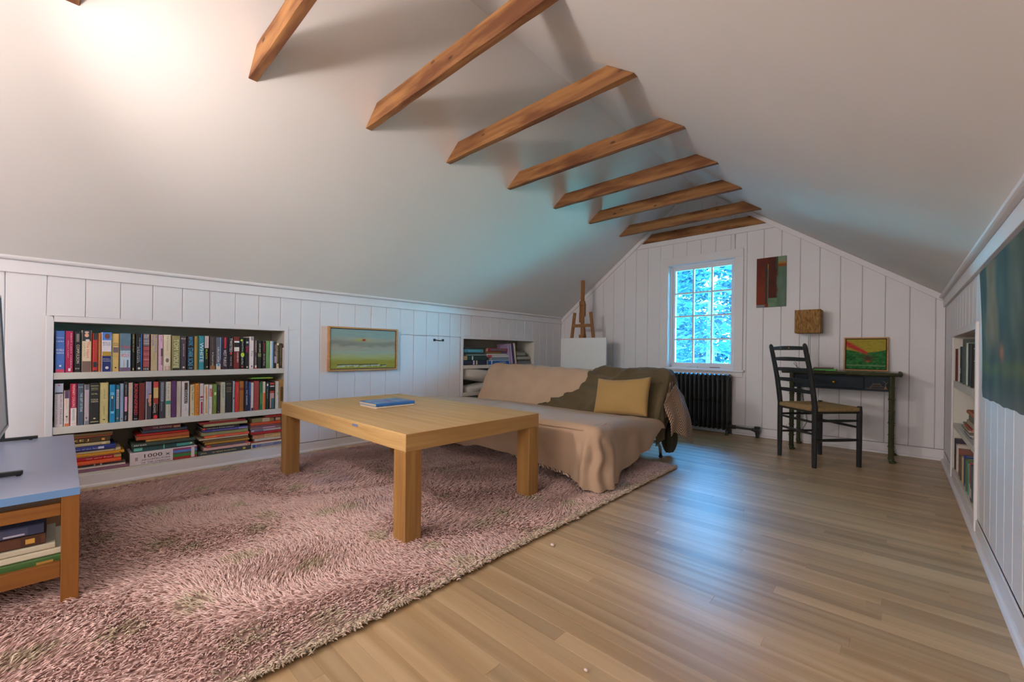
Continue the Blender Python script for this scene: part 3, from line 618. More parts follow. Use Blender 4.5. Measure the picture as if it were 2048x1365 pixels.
STACKS=[('first flat pile from the left',
  [(-0.018, 0.309, 0.0139, '7c5468', [], 'plum purple book at the bottom'), (-0.022, 0.299, 0.0124, 'cdc4bc', [], 'cream book just above the purple one'),
   (-0.022, 0.297, 0.0139, '4a4a46', [('b', 0.35, 0.38, 'd8d4cc'), ('b', 0.45, 0.47, 'd8d4cc')], 'black book with white blocks'),
   (-0.026, 0.282, 0.0186, 'c44a24', [('v', 'LUMEN NOTES', 0.1, 0.6, 'd88860', 0.5, 0.5)], 'orange red book'),
   (-0.026, 0.284, 0.0186, '9c2028', [('v', 'OK aber Rauf', 0.15, 0.55, 'e0c8c0', 0.5, 0.5), ('b', 0, 0.12, 'a09458')], 'dark red book with an olive right end'),
   (-0.024, 0.278, 0.0062, 'b4a890', [], 'thin buff booklet'), (-0.03, 0.3, 0.0155, 'bc8420', [('e', 0.06, 0.03, 0.5, 0.5, '5c4418')], 'mustard yellow book'),
   (-0.026, 0.28, 0.0155, 'bfb292', [('b', 0.08, 0.12, '907058', 0.2, 0.8)], 'cream paperback with a small mark'),
   (-0.026, 0.255, 0.0248, '27306e', [('v', 'discoveries of the fast', 0.3, 0.9, 'b8bce0', 0.5, 0.35), ('b', 0.2, 0.3, 'c8cce0', 0.2, 0.8)], 'navy blue hardback'),
   (-0.024, 0.229, 0.017, '9a8e6c', [('b', 0.08, 0.16, 'c0b490', 0.2, 0.8)], 'olive beige hardback'),
   (-0.026, 0.231, 0.0279, '42301e', [('v', 'FINKE J', 0.4, 0.98, 'd0b468', 0.5, 0.6), ('b', 0.1, 0.16, 'c08838', 0.2, 0.7)], 'dark brown hardback with gold capitals'),
   (-0.024, 0.237, 0.0093, '86432c', [], 'thin russet book'), (-0.024, 0.241, 0.0155, '6c5638', [], 'brown book at the top')]),
 ('flat pile with the box book',
  [(0.296, 0.345, 0.0809, 'c0b8bc',
    [('b', 0.03, 0.98, 'c4bcc0', 0.0, 1), ('h90', '1000 x', 0.68, 0.3, '1c1c1c', 0.42, 0.8), ('h90', 'ARCHITECTURE', 0.37, 0.12, '1c1c1c', 0.42, 0.84),
     ('h90', 'OF THE AMERICAS', 0.15, 0.12, '1c1c1c', 0.42, 0.84), ('b', 0.0, 0.38, '84406c', 0.8, 1), ('b', 0.0, 0.38, '4a78bc', 0.62, 0.8), ('b', 0.0, 0.38, '5a4c48', 0.46, 0.62),
     ('b', 0.0, 0.38, '2c7c3c', 0.24, 0.46), ('b', 0.0, 0.38, '8c2c24', 0, 0.24), ('b', 0.04, 0.095, 'c8c0c4', 0.05, 0.95), ('b', 0.89, 0.93, '8c8488', 0.35, 0.65)],
    'thick white box book with coloured stripes'),
   (0.31, 0.319, 0.0297, '2b4a48', [('b', 0.05, 0.3, '4c9c8c', 0.2, 0.8), ('b', 0.85, 0.98, '5cac98', 0.1, 0.8), ('b', 0.5, 0.52, '6cb8a4'), ('b', 0.03, 0.07, 'd0d0b8', 0.4, 0.7)],
    'teal and black photo book'),
   (0.305, 0.327, 0.0181, '33423a', [('v', 'street', 0.78, 0.97, 'c8d0cc', 0.5, 0.7)], 'dark green book with white lowercase letters'), (0.375, 0.226, 0.0132, 'a87434', [], 'thin ochre book'),
   (0.329, 0.272, 0.0248, 'a8502c', [], 'rust orange hardback'), (0.331, 0.262, 0.0099, 'a8241f', [], 'thin bright red book'), (0.355, 0.235, 0.0165, '38424a', [], 'dark slate book'),
   (0.36, 0.195, 0.0248, '5c3038', [('v', 'THE SEASONS', 0.25, 0.75, 'b89c98', 0.5, 0.5), ('b', 0.02, 0.2, 'b08458', 0.1, 0.6)], 'maroon book at the top with a tan corner')]),
 ('third flat pile from the left',
  [(0.649, 0.328, 0.0301, '333d42', [('v', 'pivo', 0.85, 0.95, 'b0a468', 0.5, 0.6), ('v', '25 YEARS IN REVIEW', 0.3, 0.75, 'b0a468', 0.5, 0.4), ('b', 0.12, 0.17, 'c0a838', 0.2, 0.8)],
    'dark slate hardback with a yellow arrow'),
   (0.68, 0.287, 0.0218, 'c4a09c', [('e', 0.05, 0.02, 0.5, 0.5, '4c3c38')], 'pale pink book'),
   (0.695, 0.258, 0.0168, '50464e', [('b', 0, 0.07, 'b83830'), ('b', 0.9, 1, 'b84838')], 'grey violet book with red ends'), (0.689, 0.275, 0.0151, 'a87c2c', [], 'golden book'),
   (0.678, 0.279, 0.0218, '7c6242', [], 'brown book above the golden one'), (0.655, 0.299, 0.01, 'b0a68e', [], 'thin buff book sticking out left'),
   (0.685, 0.276, 0.0184, 'c85038', [('v', 'kleine formen', 0.25, 0.55, 'e0b0a0', 0.5, 0.4), ('b', 0.75, 0.98, 'd07c38', 0.2, 0.8)], 'coral orange book'),
   (0.669, 0.285, 0.0268, '8c8a5c', [], 'moss beige hardback'),
   (0.675, 0.274, 0.0168, '3c3878', [('v', 'THE COMPLETE WORLD OF', 0.25, 0.8, '8884b8', 0.5, 0.5), ('b', 0, 0.22, '7c74a0')], 'indigo book'),
   (0.672, 0.224, 0.0168, '1c1c1c', [('v', 'MIRRORS & DAVID LINDLEY', 0.15, 0.9, 'c8c4b8', 0.5, 0.5), ('b', 0.93, 1, 'c84430')], 'black book with a red left end'),
   (0.683, 0.268, 0.0201, 'a49a70', [], 'straw coloured book'), (0.66, 0.278, 0.0168, '9c3438', [], 'raspberry red book'), (0.715, 0.171, 0.01, 'b09c80', [], 'short tan book at the top')]),
 ('flat pile nearest the coffee table',
  [(0.974, 0.211, 0.036, 'b8ac9c', [('b', 0, 0.85, '64688c', 0.15, 0.8), ('b', 0.86, 0.97, '24488c', 0.1, 0.8), ('v', 'Sculpture in the World', 0.3, 0.68, '9ca8b0', 0.5, 0.5)],
    'white book with a grey blue title band'),
   (0.967, 0.218, 0.0065, '8c3420', [], 'thin rust booklet'), (1.001, 0.184, 0.018, 'b0a89c', [], 'off white book'),
   (0.991, 0.194, 0.0324, 'b8805c', [('b', 0, 0.6, 'c0a878'), ('v', 'REMEMBER', 0.3, 0.85, '94604c', 0.5, 0.4)], 'salmon and buff hardback'), (0.974, 0.211, 0.0162, '98222a', [], 'crimson book'),
   (0.977, 0.208, 0.0162, 'a098a0', [('b', 0.6, 0.9, '605c70')], 'silver grey book'),
   (0.971, 0.214, 0.0288, '74606c', [('b', 0.2, 0.6, 'a888a0', 0.1, 0.5), ('b', 0, 1, '6c4048', 0.6, 1)], 'mauve book with a pink panel'),  # spine printed with a pink panel and a maroon band
   (0.974, 0.211, 0.0198, 'b04424', [], 'orange red book with a plain spine'),
   (0.984, 0.201, 0.0324, '7c7048', [('b', 0.4, 0.65, 'b49c84'), ('b', 0.2, 0.25, '382c58'), ('b', 0.03, 0.18, 'a89878', 0.2, 0.8)], 'olive book with a pinkish label near the top'),
   (1.072, 0.113, 0.0162, 'a8302c', [], 'red book at the very top')])]
NICHE2=[('left',
  [(3.078, 0.376, 0.0547, '23253a', [('b', 0.52, 0.58, 'c8ccd4'), ('b', 0.4, 0.46, 'b0a898')], 'navy binder with a white label band at the bottom'),
   (3.082, 0.359, 0.0525, '1b3632', [('b', 0.6, 0.65, 'd0d4d4'), ('b', 0.85, 1, 'b08c60')], 'dark green binder above the navy one'), (3.127, 0.306, 0.0171, '7c9898', [], 'thin grey teal folder'),
   (3.097, 0.328, 0.0198, '2c3c3c', [], 'black folder'),
   (3.086, 0.302, 0.0367, '4c90a0', [('e', 0.85, 0.05, 0.5, 0.5, '205060'), ('e', 0.12, 0.05, 0.5, 0.5, '205060')], 'pale turquoise binder with two rings'),
   (3.082, 0.334, 0.0254, '2c3028', [], 'dark olive folder on top')]),
 ('middle',
  [(3.462, 0.39, 0.0568, '1c4c8c', [('b', 0, 0.98, 'b0b8c0', 0.85, 1), ('v', 'SUNDRIES', 0.2, 0.5, 'c8d4dc', 0.5, 0.3), ('b', 0.82, 0.86, 'c0c8c8')], 'blue and white box file at the bottom'),
   (3.524, 0.337, 0.0302, '6c7c84', [], 'slate grey book'), (3.449, 0.407, 0.0299, 'b4b0b0', [('b', 0.82, 1, 'a82c30')], 'white book with a red left end'),
   (3.458, 0.338, 0.0149, 'b8b4ac', [], 'thin white booklet'), (3.425, 0.39, 0.0268, '7c6038', [('b', 0, 0.3, '54447c')], 'ochre book with a purple right end'),
   (3.458, 0.338, 0.0389, '8c2c34', [('b', 0.08, 0.88, '506468', 0.25, 0.75)], 'red framed book')]),
 ('right',
  [(3.993, 0.259, 0.0355, '6c6c70', [], 'grey book at the bottom'), (4.003, 0.26, 0.0226, '4c4c48', [], 'dark grey thin book'), (3.984, 0.258, 0.0386, '94948c', [], 'light grey book in the middle'),
   (3.969, 0.222, 0.0129, '3c3c38', [], 'thin black book'), (3.974, 0.167, 0.0386, '80807a', [], 'small grey book'), (3.984, 0.147, 0.0193, '5c5450', [], 'small brown grey book at the top')])]
NICHE3=[('top',
  [(4.252, 0.25, 0.217, '4c1c20', [], 'dark red hardback, farthest from the camera'), (4.002, 0.093, 0.214, 'b4a894', [], 'thin cream book'),
   (3.91, 0.199, 0.228, '1c2a34', [('b', 0.25, 0.4, '8c98b0'), ('b', 0.8, 0.95, '30607c')], 'dark blue black hardback'), (3.712, 0.155, 0.272, '3f4642', [], 'tall grey green book'),
   (3.556, 0.06, 0.243, 'a8b0ac', [], 'thin white book'), (3.496, 0.168, 0.24, '182c30', [('v', 'JO SPAN V', 0.3, 0.75, '5c78b0', 0.5, 0.5)], 'dark teal hardback'),
   (3.328, 0.306, 0.229, '15120f', [('h', 'THE', 0.93, 0.07, 'd8d8d8'), ('h', 'JOYS', 0.84, 0.07, 'd8d8d8'), ('h', 'ART', 0.1, 0.07, 'd8d8d8')], 'wide black hardback with white capitals'),
   (3.022, 0.084, 0.229, '3c2c24', [], 'brown book nearest the camera')]),
 ('bottom',
  [(4.204, 0.142, 0.206, '2e2434', [('b', 0.75, 1, '1c3c54'), ('b', 0.3, 0.6, '4c3044')], 'dark purple hardback, farthest from the camera'), (4.059, 0.126, 0.18, 'b0a89c', [], 'white book'),
   (3.931, 0.117, 0.171, '74483c', [('b', 0.8, 1, 'b0482c')], 'book with an orange top'),
   (3.809, 0.162, 0.149, '4c4844', [('b', 0.3, 0.7, '706c64'), ('e', 0.6, 0.1, 0.5, 0.6, '3c4828')], 'grey patterned book'), (3.736, 0.093, 0.156, '9c8868', [], 'tan paperback'),
   (3.642, 0.112, 0.177, '1c3474', [], 'royal blue book'), (3.529, 0.082, 0.178, '4c5c38', [('b', 0, 0.2, 'a8a088')], 'olive green book'), (3.445, 0.067, 0.174, '3c8474', [], 'turquoise book'),
   (3.377, 0.096, 0.184, 'b03850', [('b', 0, 0.4, 'b8a49c')], 'raspberry book with a white foot'),
   (3.281, 0.09, 0.19, '3c4c4c', [('b', 0, 0.35, 'b4b0a8'), ('b', 0, 0.1, '242c54')], 'dark green book with a white foot'), (3.19, 0.085, 0.184, 'ac8450', [], 'tan orange book'),
   (3.102, 0.097, 0.187, '1c2448', [('b', 0.7, 1, '2c4c9c'), ('v', 'FOREVER', 0.4, 0.8, '98a0b8', 0.5, 0.4)], 'navy book leaning'),
   (3.004, 0.114, 0.183, '5c5040', [], 'brown book nearest the camera')])]
# ================================================================ BUILT IN BOOKCASES
def bookcase(name, label, side, n, shelves, casing, depth=.30, inner=None):
    x = XL if side > 0 else XR; s = side
    y0, y1, z0, z1 = n; t = thing(name, label, 'bookcase', (x, (y0+y1)/2, 0))
    T = Matrix.Translation((-x, -(y0+y1)/2, 0))
    def bl(mb, nm, **k):
        o = mb.build(nm, t, **k); o.data.transform(T); return o
    xb = x-s*depth
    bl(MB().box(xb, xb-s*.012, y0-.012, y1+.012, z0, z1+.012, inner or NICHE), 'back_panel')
    for a, b in ((y0-.012, y0), (y1, y1+.012)):
        bl(MB().box(xb, x-s*.0005, a, b, z0, z1, SHELFP), 'side_panel', bevel=.001, seg=1)
    bl(MB().box(xb, x-s*.0005, y0-.012, y1+.012, z1, z1+.012, SHELFP), 'top_panel')
    bl(MB().box(xb, x+s*.004, y0, y1, z0, .087, SHELFP), 'bottom_shelf', bevel=.002, seg=1)
    for z, th in shelves:
        bl(MB().box(xb, x+s*.002, y0, y1, z-th, z, SHELFP), 'shelf', bevel=.003, seg=2)
    ca = MB(); w, pr = casing
    ca.box(x, x+s*pr, y0-w, y0, 0.02, z1+.034, WHITE); ca.box(x, x+s*pr, y1, y1+w, .02, z1+.034, WHITE); ca.box(x, x+s*pr, y0, y1, z1, z1+.034, WHITE)
    bl(ca, 'casing', bevel=.002, seg=1)
    return t
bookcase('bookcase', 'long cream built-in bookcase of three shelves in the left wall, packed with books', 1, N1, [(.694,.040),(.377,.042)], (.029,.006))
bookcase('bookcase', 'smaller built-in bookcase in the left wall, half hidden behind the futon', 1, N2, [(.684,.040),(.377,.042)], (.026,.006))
bookcase('bookcase', 'built-in bookcase with three shelves in the right hand wall', -1, N3, [(.684,.045),(.395,.030)], (.03,.012), .30, SHELFP)
# ================================================================ BOOKS
PAGE = mat('page_edges', 'c9bfa6', .9, .15, 200, stretch=(1,1,1))
KB = 1.55
def bmat(h, k=KB):
    key = ('bk', h, k)
    if key not in MC:
        M = bpy.data.materials.new('book_cloth'); M.use_nodes = True; b = M.node_tree.nodes['Principled BSDF']; nt = M.node_tree
        c = lin(h, k); n = N(nt,'TexNoise'); n.inputs['Scale'].default_value = 40; tcx = N(nt,'TexCoord'); nt.links.new(tcx.outputs['Object'], n.inputs['Vector'])
        mr = N(nt,'MapRange'); mr.inputs['To Min'].default_value = .82; mr.inputs['To Max'].default_value = 1.15
        hs = N(nt,'HueSaturation'); hs.inputs['Color'].default_value = c
        nt.links.new(n.outputs[0], mr.inputs['Value']); nt.links.new(mr.outputs[0], hs.inputs['Value']); nt.links.new(hs.outputs[0], b.inputs['Base Color'])
        b.inputs['Roughness'].default_value = .5; MC[key] = M
    return MC[key]
def make_book(label, group, O, X, Z, w, h, d, col, prints=(), cover_prints=(), name='book', simple=False):
    """O: spine front-bottom-left corner; X across the spine, Z up the spine, depth = Z x X"""
    X = Vector(X).normalized(); Z = Vector(Z).normalized(); Y = Z.cross(X)
    M = Matrix((X, Y, Z)).transposed().to_4x4(); M.translation = Vector(O)
    cm = bmat(col); t = min(.0025, w*.18); g = .0006; w0, w1 = g, w-g
    b = MB(); ch = min(.004, w*.2)
    b.prism([(w0,ch),(w0+ch,0),(w1-ch,0),(w1,ch),(w1,ch+.002),(w0,ch+.002)], 0, h, cm, 'z')
    b.box(w0, w0+t, ch+.002, d, 0, h, cm); b.box(w1-t, w1, ch+.002, d, 0, h, cm)
    o = b.build(name, M=M); tag(o, label, 'book', group)
    MB().box(w0+t, w1-t, ch+.0025, d-.004, .003, h-.004, PAGE).build('pages', o)
    if prints:
        p = MB(); lay = 0; hasb = any(q[0] == 'b' for q in prints)
        fl0, fl1 = w0+ch*.6, w1-ch*.6; fw = fl1-fl0
        for q in prints:
            lay += 1; y = -.00012*lay-.00005
            if q[0] == 'b':
                a, c_, cl_ = q[1:4]; u0, u1 = (q[4], q[5]) if len(q) > 5 else (0, 1)
                if c_ <= a: continue
                p.add([(fl0+u0*fw,y,a*h),(fl0+u1*fw,y,a*h),(fl0+u1*fw,y,c_*h),(fl0+u0*fw,y,c_*h)], [(0,1,2,3)], bmat(cl_))
            elif q[0] == 'e':
                _, fc, fh, wc, ww, cl_ = q; n = 14
                p.add([(fl0+fw*(wc+ww/2*math.cos(k*2*math.pi/n)), y, h*fc+h*fh/2*math.sin(k*2*math.pi/n)) for k in range(n)], [tuple(range(n))], bmat(cl_))
            elif q[0] == 'v':
                _, tx, a, c_, cl_, wc, ws = q; vs, fs = text_mesh(tx)
                # reads from the top down: text x -> -Z, text y -> +X
                p.add([(fl0+fw*(wc-ws/2+vy*ws), y, h*(c_-(c_-a)*vx)) for vx, vy in vs], fs, bmat(cl_, 1.9))
            elif q[0] == 'h':
                _, tx, f, hf, cl_ = q; vs, fs = text_mesh(tx)
                p.add([(fl0+fw*(.06+.88*vx), y, h*(f-hf/2+hf*vy)) for vx, vy in vs], fs, bmat(cl_, 1.9))
            elif q[0] == 'h90':   # big lettering along a lying book
                _, tx, xc, hh, cl_, a, c_ = q; vs, fs = text_mesh(tx)
                p.add([(w*(xc-hh/2+hh*vy), y, h*(c_-(c_-a)*vx)) for vx, vy in vs], fs, bmat(cl_, 1.0))
        if p.v: p.build('spine_print', o, fix=False)['kind'] = 'stuff'
    if cover_prints:
        p = MB(); sd = w1+.0003
        for (tx, yy, zz, tw, th, cl_) in cover_prints:
            vs, fs = text_mesh(tx); p.add([(sd, yy+tw*vx, zz+th*vy) for vx, vy in vs], fs, bmat(cl_, 1.9))
        p.build('cover_print', o, fix=False)['kind'] = 'stuff'
    return o
def row(R, x, s, zb, shelf, group, xr=.012):
    random.seed(len(R)*3)
    for (y, w, h, c, pr, d) in R:
        dep = random.uniform(.14,.17) if h < .2 else random.uniform(.16,.19)
        make_book('%s, %s' % (d, shelf), group, (x-.004-random.uniform(0,xr), y, zb+.0004), (0,1,0), (0,0,1), w, h, dep, c, pr)
row(ROW1, XL, 1, .694, 'top shelf, long bookcase', 'upright books on the top shelf of the long bookcase')
row(ROW2, XL, 1, .377, 'middle shelf, long bookcase', 'upright books on the middle shelf of the long bookcase')
# slim book lying across the tops of the middle row
make_book('slim lime green book lying flat on top of the middle row', 'upright books on the middle shelf of the long bookcase',
          (XL-.01, 1.115, .6145), (0,0,1), (0,-1,0), .012, .145, .12, '5c8c34', [('b',0,.42,'b8a03c',.2,.6),('v','Introduction',.42,.72,'d8e0c8',.5,.6)])
random.seed(5)
for si, (nm, L_) in enumerate(STACKS):
    tot = sum(q[2] for q in L_); z = .0875
    first = L_[0][2] if si == 1 else 0
    k = (.243-first)/(tot-first)
    if si == 0: k *= .97
    for i, (y, w, t, c, pr, d) in enumerate(L_):
        tt = t if (si == 1 and i == 0) else t*k
        prj = random.uniform(0,.028) if not (si == 1 and i == 0) else .0
        dep = random.uniform(.20,.25)
        make_book('%s, %s' % (d, nm), 'books lying flat on the bottom shelf of the long bookcase', (XL-.006-prj, y+w, z), (0,0,1), (0,-1,0), tt, w, dep, c, pr)
        z += tt
for nm, L_ in NICHE2:
    z = .6845
    for (y, w, t, c, pr, d) in L_:
        make_book('%s, %s pile behind the futon' % (d, nm), 'books and folders on the shelf behind the futon',
                  (XL-.03-random.uniform(0,.02), y+w, z), (0,0,1), (0,-1,0), t, w, .20, c, pr); z += t
# leaning magazines between the middle and right pile of the small bookcase
for i, (yy, c, hh, lab) in enumerate([(3.80,'8c7c9c',.25,'lavender magazine leaning at the left of the slanting group'),(3.835,'9c94ac',.255,'pale lilac magazine leaning second in the slanting group'),(3.87,'3c2c54',.262,'dark purple magazine leaning third in the slanting group'),(3.905,'b8b0a0',.262,'cream magazine leaning at the right of the slanting group')]):
    a = math.radians(9)
    make_book(lab+' behind the futon', 'magazines leaning on the shelf behind the futon', (XL-.02, yy+.03, .690), (0,math.cos(a),math.sin(a)), (0,-math.sin(a),math.cos(a)), .026, hh, .2, c)
# right wall bookcase: spaced books seen along the wall
for (nm, L_), zb, sh in zip(NICHE3, (.6845,.0875), ('top','bottom')):
    for i, (yn, rng, h, c, pr, d) in enumerate(L_):
        t = min(rng*.8, .052); yf = min(yn, N3[1]-.004-.001*(len(L_)-i)); 
        cp = ()
        if 'wide black' in d: cp = (('THE',.008,h-.05,.075,.03,'d8d8d8'),('JOYS',.008,h-.09,.10,.03,'d8d8d8'),('ART',.012,.02,.08,.028,'d8d8d8')); pr = ()
        yf = min(yf, 4.155)
        make_book('%s, %s shelf, right wall bookcase' % (d, sh), 'upright books in the right wall bookcase',
                  (XR+.005+.002*(i%3), yf, zb), (0,-1,0), (0,0,1), t, min(h,.27), .16, c, pr, cp)
pile = [(3.02,3.86,.012,'1c2448','navy blue magazine at the bottom'),(3.04,3.80,.008,'a8a49c','white magazine second from the bottom'),(3.02,4.02,.016,'4c4438','brown and green photo album'),(3.05,3.84,.008,'9c9480','cream booklet above the photo album'),
        (3.03,4.00,.010,'6c6864','grey magazine sticking out to the left'),(3.04,3.60,.012,'8c2c20','red edged green booklet'),(3.04,3.50,.03,'8c8068','thick beige paperback'),(3.03,3.40,.035,'4c5444','grey green book'),(3.02,3.46,.022,'8c4c2c','orange brown book at the very top')]
z = .3955
for (a, b, t, c, d) in pile:
    make_book('%s, flat pile, right wall bookcase' % d, 'flat pile in the right wall bookcase', (XR+.006+random.uniform(0,.01), (a+b)/2-min(.15,(b-a)/2)+.12, z), (0,0,1), (0,1,0), t, min(.30,b-a), .2, c); z += t
# ================================================================ RUG
def rug():
    x0, x1, y0, y1 = -3.43, -1.20, -.95, 3.10
    RM = vcol_mat('wool_pile', .95)
    t = thing('rug', 'shaggy pink wool rug with beige flecks under the coffee table and futon', 'rug', ((x0+x1)/2, (y0+y1)/2, 0))
    T = Matrix.Translation((-(x0+x1)/2, -(y0+y1)/2, 0))
    b = MB(); bc = mat('rug_backing', (.42,.27,.24), .95, .3, 80)
    b.box(x0+.01, x1-.012, y0+.01, y1-.02, .0005, .011, bc); o = b.build('backing', t); o.data.transform(T)
    rng = np.random.default_rng(3)
    spots = [(-2.17,.378),(-1.674,.313),(-1.675,.121),(-2.127,.925),(-2.297,.711),(-2.166,.629),(-1.65,.652),(-2.656,.958),(-2.524,.132),(-1.709,-.079),(-2.557,.647),(-1.302,.562),(-1.266,.767),(-1.377,.377),(-1.699,.975),(-2.281,.303),(-2.869,1.193),(-1.537,1.823),(-2.112,1.036),(-1.481,1.383),(-1.444,1.088),(-3.379,.764),(-3.257,1.07),(-1.9,.5),(-2.75,.35),(-3.0,.55),(-1.25,1.1),(-1.22,1.5),(-1.5,1.55),(-2.6,1.5),(-1.9,1.5),(-2.0,-.3),(-2.4,-.35),(-1.3,1.9),(-1.28,2.4),(-1.45,2.7),(-2.3,1.8)]
    def make(n, edge=False):
        if edge:
            L1 = y1-y0
            px = np.where(rng.random(n) < .82, x1-.012+rng.normal(0,.009,n), rng.uniform(x0,x1,n)); py = np.where(px > x1-.04, rng.uniform(y0,y1,n), y1-.012+rng.normal(0,.004,n))
        else:
            px = rng.uniform(x0+.005, x1-.012, n); py = y0+.005+(y1-y0-.015)*rng.random(n)**.92
            keep = ~((py < -.45) & (rng.random(n) < .6)) & ~((px < -3.0) & (py > 1.9) & (rng.random(n) < .7))
            px, py = px[keep], py[keep]
        n = len(px)
        # smooth swirl of lie direction from a few sines
        th = 1.5*np.sin(1.7*px+.9*py+1)+1.2*np.sin(2.9*py-1.3*px)+.9*np.sin(6.1*px+4.3*py)+1.1*np.sin(5.0*py-7.3*px+2)+rng.normal(0,.42,n)
        ln = rng.uniform(.022,.038,n)*(1-.35*np.exp(-((x1-px)/.05)**2)); ti = rng.uniform(.75,1.25,n); wd = rng.uniform(.0020,.0034,n)
        if edge: ln = rng.uniform(.020,.034,n); ti[:] = rng.uniform(1.0,1.5,n); th = rng.normal(0,.9,n); wd *= 1.25
        base = np.array([.84,.60,.56]); bei = np.array([.60,.49,.38]); lig = np.array([.76,.64,.50])
        col = base[None]*(1+rng.normal(0,.09,n))[:,None]
        col *= (1+.05*np.sin(3.1*px+2.2*py)+.04*np.sin(9*px-7*py))[:,None]
        w = np.zeros(n)
        for i, (a, b) in enumerate(spots):
            rx = .045+.03*((i*37)%10)/10; ry = .04+.03*((i*53)%10)/10
            w = np.maximum(w, np.exp(-(((px-a)/rx)**2+((py-b)/ry)**2)**1.5))
        w = np.clip(w*1.2-.1*rng.random(n), 0, 1)
        edgew = np.clip((px-(x1-.10))/.10, 0, 1)*.65*(np.sin(31*py+5*np.sin(7*py))*.5+.62)
        edgew = np.maximum(edgew, np.clip((py-(y1-.07))/.07,0,1)*.7)
        w = np.maximum(w, np.clip(edgew,0,1))
        if edge: w[:] = rng.uniform(.7,1,n)
        sel = (rng.random(n) < w)
        tgt = np.where((rng.random(n) < .35)[:,None], lig[None], bei[None])*(1+rng.normal(0,.10,n))[:,None]
        if edge: tgt = tgt*.9
        col = np.where(sel[:,None], tgt, col)
        # strand: 4 rings of a 3-sided tapered tube bending over
        rings = 3; V = np.zeros((n, rings*3+1, 3)); dx, dy = np.cos(th), np.sin(th)
        z0 = np.full(n, .006); cx, cy, cz = px.copy(), py.copy(), z0
        prof = [.85, 1.0, .72]
        for k in range(rings):
            a = ti*(k+.3)/rings+.25
            if k: 
                s = ln/(rings); cx = cx+dx*np.sin(a)*s; cy = cy+dy*np.sin(a)*s; cz = cz+np.cos(a)*s
            for q in range(3):
                an = 2*math.pi*q/3; r = wd*prof[k]
                ox = -dy*np.cos(an)*r-dx*np.cos(a)*np.sin(an)*r*.8; oy = dx*np.cos(an)*r-dy*np.cos(a)*np.sin(an)*r*.8; oz = np.sin(a)*np.sin(an)*r*.8+(k > 0)*0.0
                V[:,k*3+q,0] = cx+ox; V[:,k*3+q,1] = cy+oy; V[:,k*3+q,2] = np.maximum(cz+oz, .002)
        a = ti*1.1+.25; V[:,rings*3,0] = cx+dx*np.sin(a)*ln/rings; V[:,rings*3,1] = cy+dy*np.sin(a)*ln/rings; V[:,rings*3,2] = np.maximum(cz+np.cos(a)*ln/rings, .002)
        tr = []
        for k in range(rings-1):
            for q in range(3):
                a_, b_ = k*3+q, k*3+(q+1)%3; tr += [(a_, b_, b_+3), (a_, b_+3, a_+3)]
        for q in range(3): tr.append(((rings-1)*3+q, (rings-1)*3+(q+1)%3, rings*3))
        tr = np.array(tr); nv = rings*3+1
        F = (tr[None]+(np.arange(n)*nv)[:,None,None]).reshape(-1,3)
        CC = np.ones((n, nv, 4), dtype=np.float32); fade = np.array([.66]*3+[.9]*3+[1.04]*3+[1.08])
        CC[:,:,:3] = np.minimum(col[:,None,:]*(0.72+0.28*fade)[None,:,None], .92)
        V[:,:,0] -= (x0+x1)/2; V[:,:,1] -= (y0+y1)/2
        return V.reshape(-1,3), F, CC.reshape(-1,4)
    def emit(name, data):
        V, F, CC = data; me = bpy.data.meshes.new(name)
        me.vertices.add(len(V)); me.vertices.foreach_set('co', V.astype(np.float32).ravel())
        me.loops.add(len(F)*3); me.loops.foreach_set('vertex_index', F.astype(np.int32).ravel())
        me.polygons.add(len(F)); me.polygons.foreach_set('loop_start', np.arange(0,len(F)*3,3,dtype=np.int32)); me.polygons.foreach_set('loop_total', np.full(len(F),3,dtype=np.int32))
        me.polygons.foreach_set('use_smooth', np.ones(len(F),dtype=bool))
        me.update(calc_edges=True); a = me.color_attributes.new('Col','FLOAT_COLOR','POINT'); a.data.foreach_set('color', CC.ravel().astype(np.float32))
        me.materials.append(RM); o = bpy.data.objects.new(name, me); C.objects.link(o); o.parent = t; o['kind'] = 'stuff'; return o
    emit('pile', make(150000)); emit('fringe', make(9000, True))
rug()
# lint on the floor
for i, (x, y, c) in enumerate([(-1.10,1.46,'d8c8c4'),(-.60,.95,'dccac8')]):
    f = MB(); f.sphere((x,y,.007), .008 if i == 0 else .005, mat('lint', c, .95), 8, 6, (1.3,.9,.7))
    tag(f.build('lint_tuft', smooth=True), ['pale wool tuft lying on the floor beside the rug edge','small pale lint speck on the open oak floor'][i], 'lint')

